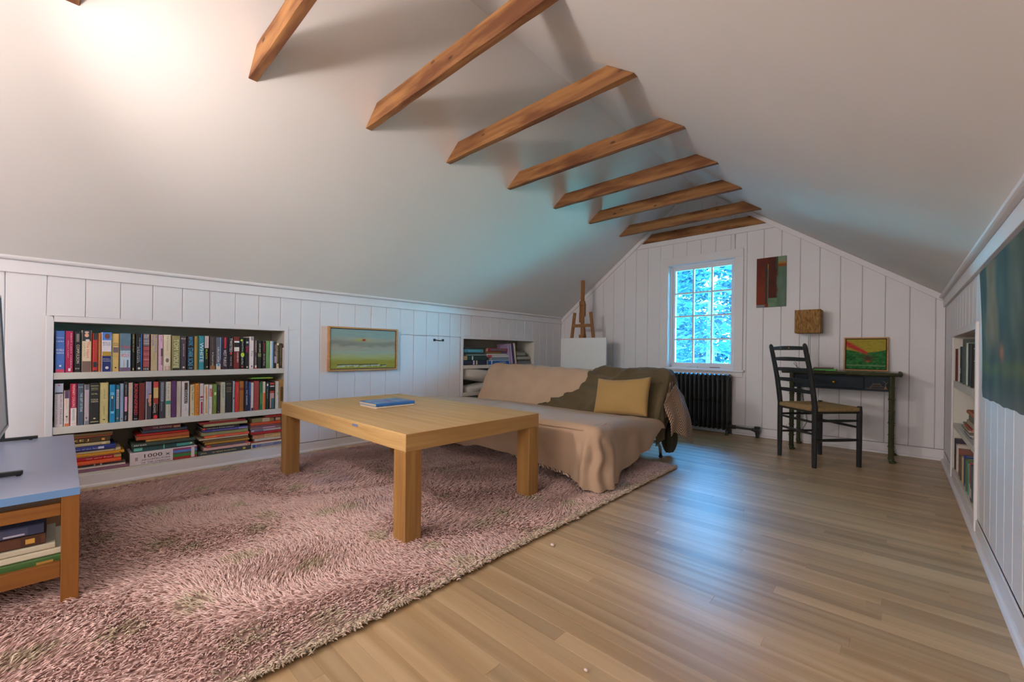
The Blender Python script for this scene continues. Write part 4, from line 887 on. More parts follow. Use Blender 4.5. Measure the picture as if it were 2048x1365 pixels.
# ================================================================ COFFEE TABLE
def coffee_table():
    x0, x1, y0, y1, zt, th = -3.035, -1.545, 1.003, 1.905, .487, .078
    t = thing('coffee_table', 'large low square-legged oak coffee table with a thick top on the pink rug', 'coffee table', ((x0+x1)/2, (y0+y1)/2, .012))
    c = Vector(((x0+x1)/2, (y0+y1)/2, .012))
    def bl(mb, nm, **k):
        o = mb.build(nm, t, **k); o.data.transform(Matrix.Translation(-c)); return o
    top = MB(); top.box(x0, x1, y0, y1, zt-th, zt, OAK); iy = top.m(OAKY); top.mi[0] = iy; top.mi[1] = iy; bl(top, 'tabletop', bevel=.003)
    # worn ply ridges on the long near edge
    rd = MB()
    for i in range(5):
        n = 40; z = zt-.012-i*.0085
        pts = [(x0+.03+(x1-x0-.06)*j/n, y0-.0002, z+.0012*math.sin(j*.9+i)+random.uniform(-.0006,.0006)) for j in range(n+1)]
        rd.tube(pts, [.0011+.0007*random.random() for _ in pts], OAK, 4)
    bl(rd, 'edge_ridges')
    sp = MB(); sp.box(-2.03, -1.97, y0-.0012, y0+.001, .462, .474, mat('blue_paint_fleck', '6478b8', .5)); bl(sp, 'paint_fleck', bevel=.002)
    lw = .093; DK = mat('leg_scuff', '7c5424', .6)
    for i, (a, b) in enumerate(((x0,y0),(x1-lw,y0),(x0,y1-lw*1.7),(x1-lw,y1-lw*1.7))):
        ly = lw*1.7 if i > 1 else lw*.75
        # legs: rear pair are a touch wider boards in the photograph
        ly = .085; yy = b if i < 2 else y1-ly
        o = bl(MB().box(a, a+lw, yy, yy+ly, .012, zt-th, OAKV), 'leg', bevel=.003)
coffee_table()
# two books on the coffee table
def flat_book(label, group, c, rz, w, l, h, col, z, top=None, prints=()):
    a = math.radians(rz); ux = Vector((math.cos(a), math.sin(a), 0)); uy = Vector((-math.sin(a), math.cos(a), 0))
    # spine on the -uy side... spine axis along uy, spine faces +ux
    O = Vector((c[0],c[1],z))+ux*w/2+uy*l/2
    return make_book(label, group, O, (0,0,1), -uy, h, l, w, col, prints)
zt = .4872
o = flat_book('thin white paperback lying under the blue book on the coffee table', 'books on the coffee table', (-2.435,1.44), 0, .21, .27, .011, 'c4b8a8', zt)
tag(o, 'thin white paperback lying under the blue book on the coffee table', 'book', 'books on the coffee table')
o = flat_book('blue hardback with a swirling blue cover lying on the coffee table', 'books on the coffee table', (-2.44,1.44), 0, .22, .275, .020, '2c62a0', zt+.0112)
o.name = 'book'
def cov(u, v):
    n = nz(u*5, v*7, 3)+.5*nz(u*13, v*15, 8); c = mixc((.10,.16,.30), (.30,.26,.48), .5+n); return mixc(c, (.10,.42,.55), sm(.3,.8,nz(u*4,v*3,9)+.5)*.7)
a = 0; Mx = Matrix(((0,0,1,0),(0,0,0,0),(0,0,0,0),(0,0,0,1)))
# picture plane lies in local X,Z -> lay it on the upper cover (local x = thickness axis)
P = Matrix(((0,0,-1,0.0196),(1,0,0,.004),(0,0,0,0),(0,0,0,1)))
P = Matrix(((0,1,0,.0199),(1,0,0,.003),(0,0,1,.002),(0,0,0,1)))
picture('cover_picture', .214, .271, 18, 18, cov, o, P, .3, 0)

# ================================================================ LOW SIDE TABLE WITH THE TELEVISION
def side_table():
    x0, x1, y0, y1, zt = -3.19, -1.985, -1.15, .043, .384
    cx, cy = (x0+x1)/2, (y0+y1)/2
    t = thing('side_table', 'low beech table with a periwinkle blue top at the left edge, holding the television', 'table', (cx, cy, .012))
    def bl(mb, nm, **k):
        o = mb.build(nm, t, **k); o.data.transform(Matrix.Translation((-cx,-cy,-.012))); return o
    TOP = mat('periwinkle_top', (.36,.40,.56), .35, .04, 3); EDG = mat('blue_edge', (.16,.34,.66), .4, .05, 5)
    bl(MB().box(x0, x1, y0, y1, zt-.024, zt, TOP), 'tabletop', bevel=.001, seg=1)
    e = MB(); e.box(x1, x1+.002, y0, y1, zt-.0245, zt-.0005, EDG); bl(e, 'edge_band')
    lw = .042
    for a in (x0, x1-lw):
        for b in (y0, y1-lw): bl(MB().box(a, a+lw, b, b+lw, .012, zt-.024, BEECHV), 'leg', bevel=.002)
    for z0, z1, k in ((.297,.337,'rail'),(.095,.145,'rail')):
        for a in (x0+.006, x1-lw+.006): bl(MB().box(a, a+.022, y0+lw, y1-lw, z0, z1, BEECH), k, bevel=.002)
    bl(MB().box(x0+.03, x1-.03, y1-lw+.006, y1-lw+.028, .30, .34, BEECH), 'rail', bevel=.002)
    bl(MB().box(x0+.02, x1-lw, y0+.02, y1-.01, .106, .118, mat('shelf_board', '8a6434', .6)), 'lower_shelf')
    g = mat('grey_metal_bracket', '70747a', .4, metal=.6)
    for y in (-.18,-.45): bl(MB().box(x1-.30, x1-.285, y, y+.02, .13, .36, g), 'bracket', bevel=.002)
    for y in (-.24,-.52): bl(MB().box(x1-.20, x1-.185, y, y+.012, .15, .31, g), 'bracket', bevel=.002)
side_table()
# television: thin panel facing down the room, seen at a grazing angle
t = thing('television', 'flat grey screened television on black feet at the left edge of the photo', 'television', (-2.6,-.180,.384))
SC = mat('television_screen', '5c5e60', .25, .05); FR = mat('television_bezel', '8a8c90', .3, metal=.5)
def loc(mb, nm, c, **k):
    o = mb.build(nm, t, **k); o.data.transform(Matrix.Translation(-Vector(c))); return o
cc = (-2.6,-.16,.384); tl = Matrix.Rotation(math.radians(2.5),4,'X')
pn = MB(); pn.box(-.60,.585,-.035,-.002,.075,.70, BLACKM, tl); o = pn.build('rear_case', t, bevel=.006)
pn = MB(); pn.box(-.60,.585,-.002,.0015,.075,.70, SC, tl); pn.build('screen', t)
pn = MB()
for (a,b,c_,d) in ((-.605,.59,.067,.078),(-.605,.59,.695,.705),(-.605,-.595,.067,.705),(.583,.59,.067,.705)): pn.box(a,b,-.004,.006,c_,d, FR, tl)
pn.build('bezel', t, bevel=.001, seg=1)
for x in (.30,-.62+.08):
    f = MB(); f.box(x-.012,x+.012,-.17,.10 if x < 0 else .087,.004,.018,BLACKM); f.box(x-.009,x+.009,.07,.083,.0,.006,BLACKM); f.box(x-.012,x+.012,-.03,-.005,.012,.10,BLACKM)
    f.build('foot', t, bevel=.004)
# books on the lower shelf of the side table
def sidebook(lab, y1, l, x1, w, h, z, col, prints=(), rz=0):
    return make_book(lab, 'books under the low side table', (x1, y1, z), (0,0,1), (0,-1,0), h, l, w, col, prints)
# the spines face +x; origin at the high-y end
z = .1183
sidebook('large green picture book, bottom of the pile under the side table', .012, .46, -2.032, .26, .042, z, '3c5c30', [('b',.06,.14,'a8803c',.35,.75),('b',0,1,'7c4c20',0,.12)]); z += .0422
sidebook('thick white brochure on the large green book under the side table', .006, .42, -2.036, .24, .022, z, 'b4b09c'); z += .0222
sidebook('white stapled booklet right under the brown volume of the side table pile', -.012, .42, -2.034, .22, .020, z, 'a8a490'); z += .0202
sidebook('old brown leather volume with gold lettering under the side table', -.033, .33, -2.040, .20, .034, z, '4a2c1c', [('b',.03,.16,'3a2012'),('b',.07,.13,'b08838',.25,.8),('v','CRAFT',.52,.85,'c8983c',.5,.4)]); z += .0342
sidebook('purple and blue picture paperback topping the pile under the side table', -.037, .34, -2.045, .20, .034, z, '3c4460', [('b',0,.1,'2c3450'),('b',.3,.9,'6c6488',.3,.7),('b',.12,.25,'a0a0b0',.1,.3)])
# ================================================================ PAINTINGS
def framed(name, label, w, h, fr, dp, M, fn, fm, nx=60, ny=40, liner=True):
    """frame outer w x h; local X right, Z up, -Y faces the viewer"""
    o = bpy.data.objects.new(name, None); C.objects.link(o); o.matrix_basis = M; tag(o, label, 'painting')
    for (a,b,c,d) in ((0,w,0,fr),(0,w,h-fr,h),(0,fr,fr,h-fr),(w-fr,w,fr,h-fr)):
        MB().box(a,b,-dp,0,c,d,fm).build('frame_rail', o, bevel=.0012, seg=1)
    g = MB(); g.box(fr*.5, w-fr*.5, -dp+.012, -.004, fr*.5, h-fr*.5, mat('shadow_gap_black', '1c1814', .8)); g.build('liner', o)
    k = fr+.006
    picture('canvas', w-2*k, h-2*k, nx, ny, fn, o, Matrix.Translation((k,-dp+.010,k)), .55)
    return o
def P_left(u, v):
    n = nz(u*3, v*14, 1); n2 = nz(u*8, v*24, 5)
    n3 = nz(u*3.1, v*40, 11)
    c = mixc((.36,.33,.06), (.44,.46,.20), sm(.17,.30,v+n*.03))
    c = mixc(c, (.38,.44,.34), sm(.28,.42,v+n*.04)); c = mixc(c, (.42,.38,.30), sm(.42,.52,v+n*.05))
    c = mixc(c, (.25,.27,.22), sm(.52,.62,v+n2*.06)*(1-sm(.66,.78,v+n*.05))*.8); c = mixc(c, (.30,.40,.37), sm(.70,.84,v+n*.04))
    e = math.exp(-(((u-.60)/.28)**2+((v-.73)/.06)**2)); c = mixc(c, (.50,.45,.30), e*.6)
    e = math.exp(-(((u-.44)/.10)**2+((v-.74)/.035)**2)); c = mixc(c, (.50,.50,.10), e*.9)
    if ((u-.485)/.030)**2+((v-.735)/.035)**2 < 1: c = (.45,.05,.03,1)
    s = sm(.08,.12,u)*(1-sm(.82,.88,u)); tz = .10-.04*sm(.6,.86,u)
    if .025 < v < tz and s > .5: c = mixc((.55,.58,.42), (.30,.32,.08), sm(.0,.3,nz(u*30,v*30,2)))
    if abs(v-tz-.006) < .010 and s > .5: c = (.06,.06,.05,1)
    return mixc(c, tuple(x*.72 for x in c[:3]), .5*n2+.4*n3)
o = framed('framed_painting', 'hazy green seascape with a red dot, light wood frame, on the left wall', .662, .385, .014, .034,
       Matrix(((0,-1,0,XL+.001),(1,0,0,1.530),(0,0,1,.660),(0,0,0,1))), P_left, PALE)
def P_desk(u, v):
    n = nz(u*4, v*9, 3); n2 = nz(u*12, v*30, 7)
    c = mixc((.02,.12,.04), (.06,.25,.07), .5+1.2*n2+.6*n)
    hor = .52+.10*abs(u-.45)*2.0 if u > .45 else .52+.28*(.45-u)
    c = mixc(c, (.46,.36,.05), sm(hor-.01, hor+.02, v+n*.03))
    if v > hor: c = mixc(c, (.30,.30,.06), sm(-.1,.5,n2)*.6)
    d = v-(.86-.62*u); 
    if u < .58: c = mixc(c, (.55,.06,.05), math.exp(-(d/(.095-.09*u))**2)*(1-sm(.48,.60,u))*1.5)
    e = math.exp(-(((u-.56)/.14)**2+((v-.36)/.09)**2)); c = mixc(c, (.12,.06,.05), e)
    e = math.exp(-(((u-.57)/.06)**2+((v-.26)/.02)**2)); c = mixc(c, (.60,.08,.05), e*1.3)
    c = mixc(c, (.35,.50,.25), math.exp(-((v-.12-n*.02)/.02)**2)*.5)
    return mixc(c, tuple(x*.65 for x in c[:3]), .8*nz(u*6,v*26,12))
a = math.radians(-6)
framed('framed_painting', 'small green and yellow valley painting in a light wood frame leaning on the desk', .302, .298, .011, .022,
       Matrix.Translation((-.365,4.832,.7112)) @ Matrix.Rotation(a,4,'X'), P_desk, PALE, 50, 50)
def P_red(u, v):
    n = nz(u*6, v*9, 2)
    c = mixc((.24,.052,.028), (.15,.038,.03), sm(.25,.9,v+n*.2))
    if .40 < u < .72 and v > .17: c = mixc((.085,.035,.028), (.13,.035,.025), .5+n)
    if u > .42 and v < .18: c = mixc((.13,.24,.14), (.20,.30,.19), .5+nz(u*12,v*12))
    g = sm(.66,.76,u+n*.05)
    c = mixc(c, mixc((.10,.19,.12),(.17,.24,.19),.5+nz(u*5,v*5,4)), g*(1 if v < .93 else 1))
    if .66 < u < .74 and v > .75: c = mixc(c, (.05,.09,.05), .8)
    if u > .745 and v > .84: c = mixc((.24,.32,.22), (.40,.22,.05), sm(.92,.86,v) if v < .92 else 0)
    if u > .745 and .79 < v < .85: c = (.30,.09,.04,1)
    if .30 < u < .375 and .06 < v < .86: c = mixc((.045,.055,.06), (.03,.07,.06), v)
    if .375 < u < .42 and .08 < v < .80: c = (.14,.22,.15,1)
    if .375 < u < .42 and .78 < v < .87: c = (.50,.28,.06,1)
    if u < .30 and v < .05: c = (.25,.25,.28,1)
    return c
o = bpy.data.objects.new('canvas_painting', None); C.objects.link(o); tag(o, 'unframed red and green abstract painting on the far wall right of the window', 'painting')
o.matrix_basis = Matrix.Translation((-1.080,YG-.001,1.328))
MB().box(0,.258,-.016,0,0,.503,mat('canvas_edge','4c4038',.8)).build('panel_board', o, bevel=.001, seg=1)
picture('canvas', .258, .503, 40, 70, P_red, o, Matrix.Translation((0,-.0165,0)), .6)
# large unstretched canvas pinned to the right wall (its left edge slants)
def P_big(u, v):
    n = nz(u*7, v*2.2, 4); n2 = nz(u*18, v*5, 9)
    c = mixc((.04,.06,.05), (.085,.105,.08), .5+n)
    c = mixc(c, (.21,.15,.075), sm(.08,.11,u+.05*n)*(1-sm(.20,.26,u+.05*n))*sm(.25,.5,v)*.9)
    c = mixc(c, (.13,.145,.10), sm(.34,.40,u)*(1-sm(.44,.5,u))*.7*sm(.3,.6,v))
    c = mixc(c, (.17,.16,.11), sm(.62,.68,u)*(1-sm(.72,.8,u))*.6)
    e = math.exp(-(((u-.27)/.02)**2+((v-.33)/.05)**2)); c = mixc(c, (.40,.14,.06), e)
    c = mixc(c, (.11,.13,.055), math.exp(-((v-.22-n*.06)/.05)**2)*.8)
    c = mixc(c, (.14,.14,.13), sm(.14,.0,v)*.6)
    return mixc(c, tuple(x*1.3 for x in c[:3]), .5+n2)
o = bpy.data.objects.new('canvas_painting', None); C.objects.link(o); tag(o, 'large loose dark green canvas hanging on the right wall', 'painting')
o.location = (XR-.004, 2.75, .68)
nx, ny = 70, 44; yb0, yt0, ye = 2.66-2.75, 2.868-2.75, 1.05-2.75; vs = []; cols = []
for j in range(ny+1):
    v = j/ny
    for i in range(nx+1):
        u = i/nx; ya = yb0+(yt0-yb0)*(v**1.25); y = ya+(ye-ya)*u; z = v*(.556 if u > .01 else .55)
        if v < .06 and u < .03: y -= (.06-v)*.5*(1-u/.03)
        x = -.004-.010*(1-v)**2*(1-u)**3-.0015*math.sin(u*9)*(1-v)
        zz = z+(.0015*math.sin(u*37)+.0012*math.sin(u*83)+.004*nz(u*9,2))*(1-v)**6
        vs.append((x, y, zz)); cols += list(P_big(u, v))
fs = [(j*(nx+1)+i+1, j*(nx+1)+i, (j+1)*(nx+1)+i, (j+1)*(nx+1)+i+1) for j in range(ny) for i in range(nx)]
me = bpy.data.meshes.new('canvas'); me.from_pydata(vs, [], fs); me.materials.append(vcol_mat('painted_canvas', .55, bump=.25))
ca = me.color_attributes.new('Col','FLOAT_COLOR','POINT'); ca.data.foreach_set('color', cols)
q = bpy.data.objects.new('canvas', me); C.objects.link(q); q.parent = o; sd = q.modifiers.new('thickness','SOLIDIFY'); sd.thickness = .0015; sd.offset = -1
# ================================================================ RADIATOR
def radiator():
    x0, x1, yc, zb, zt = -1.90, -1.283, 4.775, .045, .628
    t = thing('radiator', 'black cast iron column radiator under the window', 'radiator', ((x0+x1)/2, yc, 0))
    RB = mat('black_radiator_iron', '2c3234', .45, .2, 30)
    T = (-(x0+x1)/2, -yc, 0); n = 13; p = (x1-x0)/n; ob = None
    sec = MB()
    for dy in (-.055, 0, .055):
        sec.tube([(0,dy,zb+.03),(0,dy,zb+.10),(0,dy,(zb+zt)/2),(0,dy,zt-.10),(0,dy,zt-.03)], [.0165,.0135,.0130,.0135,.0165], RB, 8)
    for z, s in ((zt-.028,1),(zb+.03,-1)):
        pts = [(0,-.062+.124*i/8, z+s*.018*math.sin(math.pi*i/8)) for i in range(9)]
        sec.tube(pts, [.013,.017,.0175,.0175,.0175,.0175,.0175,.017,.013], RB, 8)
    for dy in (-.0275,.0275): sec.tube([(0,dy-.03,(zb+zt)/2),(0,dy+.03,(zb+zt)/2)], .009, RB, 6)
    for z in (zt-.045, zb+.04): sec.tube([(-p/2,0,z),(p/2,0,z)], .021, RB, 10)
    first = sec.build('radiator_section', t, smooth=True)
    first.location = (x0+p/2+T[0], 0, 0)
    for i in range(1, n):
        c = first.copy(); C.objects.link(c); c.parent = t; c.location = (x0+p*(i+.5)+T[0], 0, 0)
    for x in (x0+p/2, x1-p/2):
        for dy in (-.06,.06):
            f = MB(); f.tube([(x+T[0],dy,.0),(x+T[0],dy,.012),(x+T[0],dy,.05)], [.021,.015,.014], RB, 8); f.build('foot', t, smooth=False)
    k = MB(); k.tube([(x1+T[0]-.01,0,.085),(x1+T[0]+.045,0,.085)], .020, RB, 6); k.tube([(x1+T[0]+.04,0,.085),(x1+T[0]+.20,.02,.078)], .0115, RB, 10)
    k.tube([(x1+T[0]+.19,.02,.078),(x1+T[0]+.215,.02,.077)], .018, RB, 6); k.build('supply_pipe', t)
    k = MB(); k.tube([(x1+T[0]+.21,.02,.077),(x1+T[0]+.265,.02,.077)], .024, RB, 10); k.tube([(x1+T[0]+.24,.02,.110),(x1+T[0]+.24,.02,.0)], [.028,.014], RB, 8); k.tube([(x1+T[0]+.24,.02,.095),(x1+T[0]+.24,.02,.112)], .027, RB, 8)
    k.build('valve', t)
radiator()
# ================================================================ EASEL with blank canvas
def easel():
    yc = 4.50; xc = -2.955
    t = thing('easel', 'beech wood studio easel standing in the far left corner behind the futon', 'easel', (xc, yc, 0))
    def bl(mb, nm, **k):
        o = mb.build(nm, t, **k); return o
    # mast, leaning back a touch
    bl(MB().box(-.0225,.0225,-.012,.012,.12,1.762,EASELW), 'mast', bevel=.003)
    bl(MB().box(-.038,-.024,-.022,.022,1.30,1.47,EASELW), 'slider_cheek', bevel=.008)
    bl(MB().box(.024,.038,-.022,.022,1.30,1.47,EASELW), 'slider_cheek', bevel=.008)
    bl(MB().box(-.034,.034,-.030,-.012,1.225,1.35,EASELW), 'canvas_clamp', bevel=.003)
    bl(MB().box(-.034,.034,-.034,.02,1.44,1.50,EASELW), 'slider_cap', bevel=.012)
    for s in (-1,1):
        M = Matrix.Translation((s*.118,0,0)) @ Matrix.Rotation(s*math.radians(-7.5),4,'Y')
        l = MB(); l.box(-.019,.019,-.012,.012,.0,1.355,EASELW,Matrix.Translation((s*.118,0,0)) @ Matrix.Translation((0,0,1.36)) @ Matrix.Rotation(s*math.radians(-7.5),4,'Y') @ Matrix.Translation((0,0,-1.36)))
        bl(l, 'leg', bevel=.005)
    bl(MB().box(-.135,.135,-.026,-.012,1.165,1.205,EASELW), 'crossbar', bevel=.003)
    bl(MB().box(-.19,.19,-.026,-.012,.40,.44,EASELW), 'crossbar', bevel=.003)
    bl(MB().box(-.26,.26,-.075,-.012,.47,.492,EASELW), 'canvas_tray', bevel=.003)
    bl(MB().box(-.034,.034,-.030,-.012,.98,1.07,EASELW), 'mast_block', bevel=.003)
    M = Matrix.Translation((0,.012,1.2)) @ Matrix.Rotation(math.radians(13),4,'X') @ Matrix.Translation((0,0,-1.22))
    bl(MB().box(-.016,.016,0,.02,.0,1.2,EASELW,M), 'rear_leg', bevel=.003)
    cx = -2.925
    o = MB(); CV = mat('primed_canvas', (.78,.79,.79), .8, .02, 60, bump=.05, bscale=300)
    o.box(-.335,.335,-.012,.012,0,.535,CV)
    q = o.build('blank_canvas', bevel=.003); q.location = (cx+.012, yc-.048, .4925)
    tag(q, 'blank white canvas resting on the easel in front of the far wall', 'canvas')
easel()
# ================================================================ DESK
def desk():
    x0, x1, y0, y1, zt = -.775, .022, 4.432, 4.845, .712
    cx, cy = (x0+x1)/2, (y0+y1)/2
    t = thing('writing_desk', 'small dark green bamboo legged writing desk with a blue drawer against the far wall', 'desk', (cx, cy, 0))
    BM = mat('dark_green_bamboo', '4c4f34', .35, .35, 9, col2='2e3120', spec=.3); BL = mat('dark_teal_lacquer', '202d38', .55, .25, 7, spec=.2); TP = mat('green_grey_top', '7c8278', .32, .2, 6)
    T = Matrix.Translation((-cx,-cy,0))
    def bl(mb, nm, **k):
        o = mb.build(nm, t, **k); o.data.transform(T); return o
    bl(MB().box(x0+.012,x1-.012,y0+.012,y1-.006,zt-.014,zt,TP), 'desktop', bevel=.002)
    def bamboo(mb, a, b, r, nodes, seg=10):
        a = Vector(a); b = Vector(b); pts = []; rad = []
        for i in range(nodes):
            for f, k in ((0,1.0),(.85,1.0),(.92,1.22),(.96,1.22)):
                pts.append(a.lerp(b, (i+f)/nodes)); rad.append(r*k*(1-.06*math.sin(3.1*(i+f))))
        pts.append(b); rad.append(r); mb.tube(pts, rad, BM, seg)
    zz = zt-.014
    for a, b in (((x0,y0+.012,zz),(x1,y0+.012,zz)),((x0+.012,y0,zz),(x0+.012,y1,zz)),((x1-.012,y0,zz),(x1-.012,y1,zz))):
        k = MB(); bamboo(k, a, b, .0155, 5); bl(k, 'bamboo_edge')
    for x in (-.700,-.037):
        for y in (4.462, 4.812):
            k = MB(); bamboo(k, (x,y,zt-.03), (x,y,.03), .0185 if y < 4.6 else .016, 7 if y < 4.6 else 6)
            k.tube([(x,y,.04),(x+.004,y-.006,.016),(x+.012,y-.014,.005)], [.018,.020,.024], BM, 10)
            k.sphere((x+.010,y-.010,.010), .010, BM, 10, 6, (2.4,2.0,1))
            bl(k, 'leg')
    bl(MB().box(-.69,-.04,4.474,4.492,.560,.682,BL), 'apron', bevel=.002)
    for x in (-.71,-.045): bl(MB().box(x,x+.014,4.48,4.81,.575,.682,BL), 'side_apron', bevel=.002)
    dr = MB(); dr.box(-.592,-.205,4.462,4.476,.575,.672,BL); d = bl(dr, 'drawer', bevel=.004)
    kb = MB(); kb.sphere((-.40,4.446,.622), .013, mat('brass_knob','c8982c',.25,metal=.8)); kb.tube([(-.40,4.462,.622),(-.40,4.45,.622)],.005,mat('brass_knob','c8982c',.25,metal=.8)); k = kb.build('knob', d, smooth=True); k.data.transform(T)
    # faint painted pavilion and tree
    g = MB(); GD = mat('tan_line_paint','a8845c',.6); y = 4.4735
    def ln(pts, r=.0011): g.tube([(p[0],y,p[1]) for p in pts], r, GD, 4)
    ln([(-.175,.578),(-.15,.598),(-.085,.598),(-.07,.59)]); ln([(-.17,.590),(-.158,.602)]); ln([(-.155,.60),(-.15,.622),(-.105,.622),(-.098,.60)]); ln([(-.16,.612),(-.10,.612)]); ln([(-.19,.582),(-.06,.58)])
    ln([(-.073,.582),(-.073,.63),(-.085,.64)]); ln([(-.073,.62),(-.06,.637)]); ln([(-.073,.632),(-.092,.648)]); g.tube([(-.079,y,.58),(-.074,y,.606),(-.067,y,.58)],.004,GD,5)
    bl(g, 'painted_scene')
desk()
# desk lamp
t = thing('table_lamp', 'thin metal table lamp with a square brown burlap shade at the left of the desk', 'lamp', (-.617,4.735,.7122))
SH = bpy.data.materials.new('burlap_shade'); SH.use_nodes = True; nt = SH.node_tree; b = nt.nodes['Principled BSDF']; b.inputs['Roughness'].default_value = .9
tc = N(nt,'TexCoord'); mp = N(nt,'Mapping'); mp.inputs['Scale'].default_value = (160,160,28); n1 = N(nt,'TexNoise'); n1.inputs['Scale'].default_value = 1; n1.inputs['Detail'].default_value = 4
r = N(nt,'ValToRGB'); r.color_ramp.elements[0].position = .35; r.color_ramp.elements[1].position = .65; r.color_ramp.elements[0].color = lin('7c562c'); r.color_ramp.elements[1].color = lin('b48850')
nt.links.new(tc.outputs['Object'], mp.inputs[0]); nt.links.new(mp.outputs[0], n1.inputs[0]); nt.links.new(n1.outputs[0], r.inputs[0]); nt.links.new(r.outputs[0], b.inputs['Base Color'])
s = MB(); hw, hd, z0, z1, th = .098, .085, .338, .552, .003
s.box(-hw,hw,-hd,-hd+th,z0,z1,SH); s.box(-hw,hw,hd-th,hd,z0,z1,SH); s.box(-hw,-hw+th,-hd,hd,z0,z1,SH); s.box(hw-th,hw,-hd,hd,z0,z1,SH)
s.build('lamp_shade', t, fix=False, bevel=.001, seg=1)
k = MB(); k.tube([(0,0,.01),(0,0,.50)], .0035, CHROME, 8); k.tube([(.012,0,.01),(.012,0,.36)], .0025, CHROME, 6); k.build('stem', t)
k = MB(); k.tube([(-hw+.003,0,z1-.03),(0,0,z1-.03),(hw-.003,0,z1-.03)], .002, CHROME, 6); k.tube([(0,-hd+.003,z1-.03),(0,0,z1-.03),(0,hd-.003,z1-.03)], .002, CHROME, 6); k.build('shade_spider', t)
k = MB(); k.box(-.055,.055,-.055,.055,0,.010,BLACKM); k.build('base', t, bevel=.003)
k = MB(); k.sphere((0,0,.42), .028, mat('lamp_bulb_glass',(.85,.85,.82),.2), 12, 8, (1,1,1.25)); k.build('bulb', t, smooth=True)
k = MB(); k.tube([(-.05,0,.006),(-.085,-.01,.02),(-.112,-.01,.055),(-.105,-.01,.068),(-.092,-.01,.055),(-.085,0,.01),(-.09,.06,.004),(-.09,.115,.003),(-.09,.130,-.02),(-.06,.130,-.25),(-.02,.12,-.5),(-.07,.12,-.62),(-.15,.12,-.66),(-.19,.13,-.56)], .0022, BLACKM, 6); k.build('cord', t)
make_book('slim bright green book at the bottom of the two on the desk', 'books on the desk', (-.655,4.60,.7123), (0,0,1), (1,0,0), .014, .20, .001, '4c9c3c') if False else None
def deskbook(lab, x0, w, y, d, z, h, c): 
    # spine faces -y: X up, Z along -x gives Y = Z x X = (-x) x z = y
    return make_book(lab, 'books on the desk', (x0+w, y, z), (0,0,1), (-1,0,0), h, w, d, c)
deskbook('slim bright green book, lower of the two lying on the desk', -.545, .155, 4.49, .14, .7123, .014, '4c9c3c')
deskbook('dark brown book, upper of the two lying on the desk', -.550, .135, 4.50, .12, .7265, .013, '4a3a38')
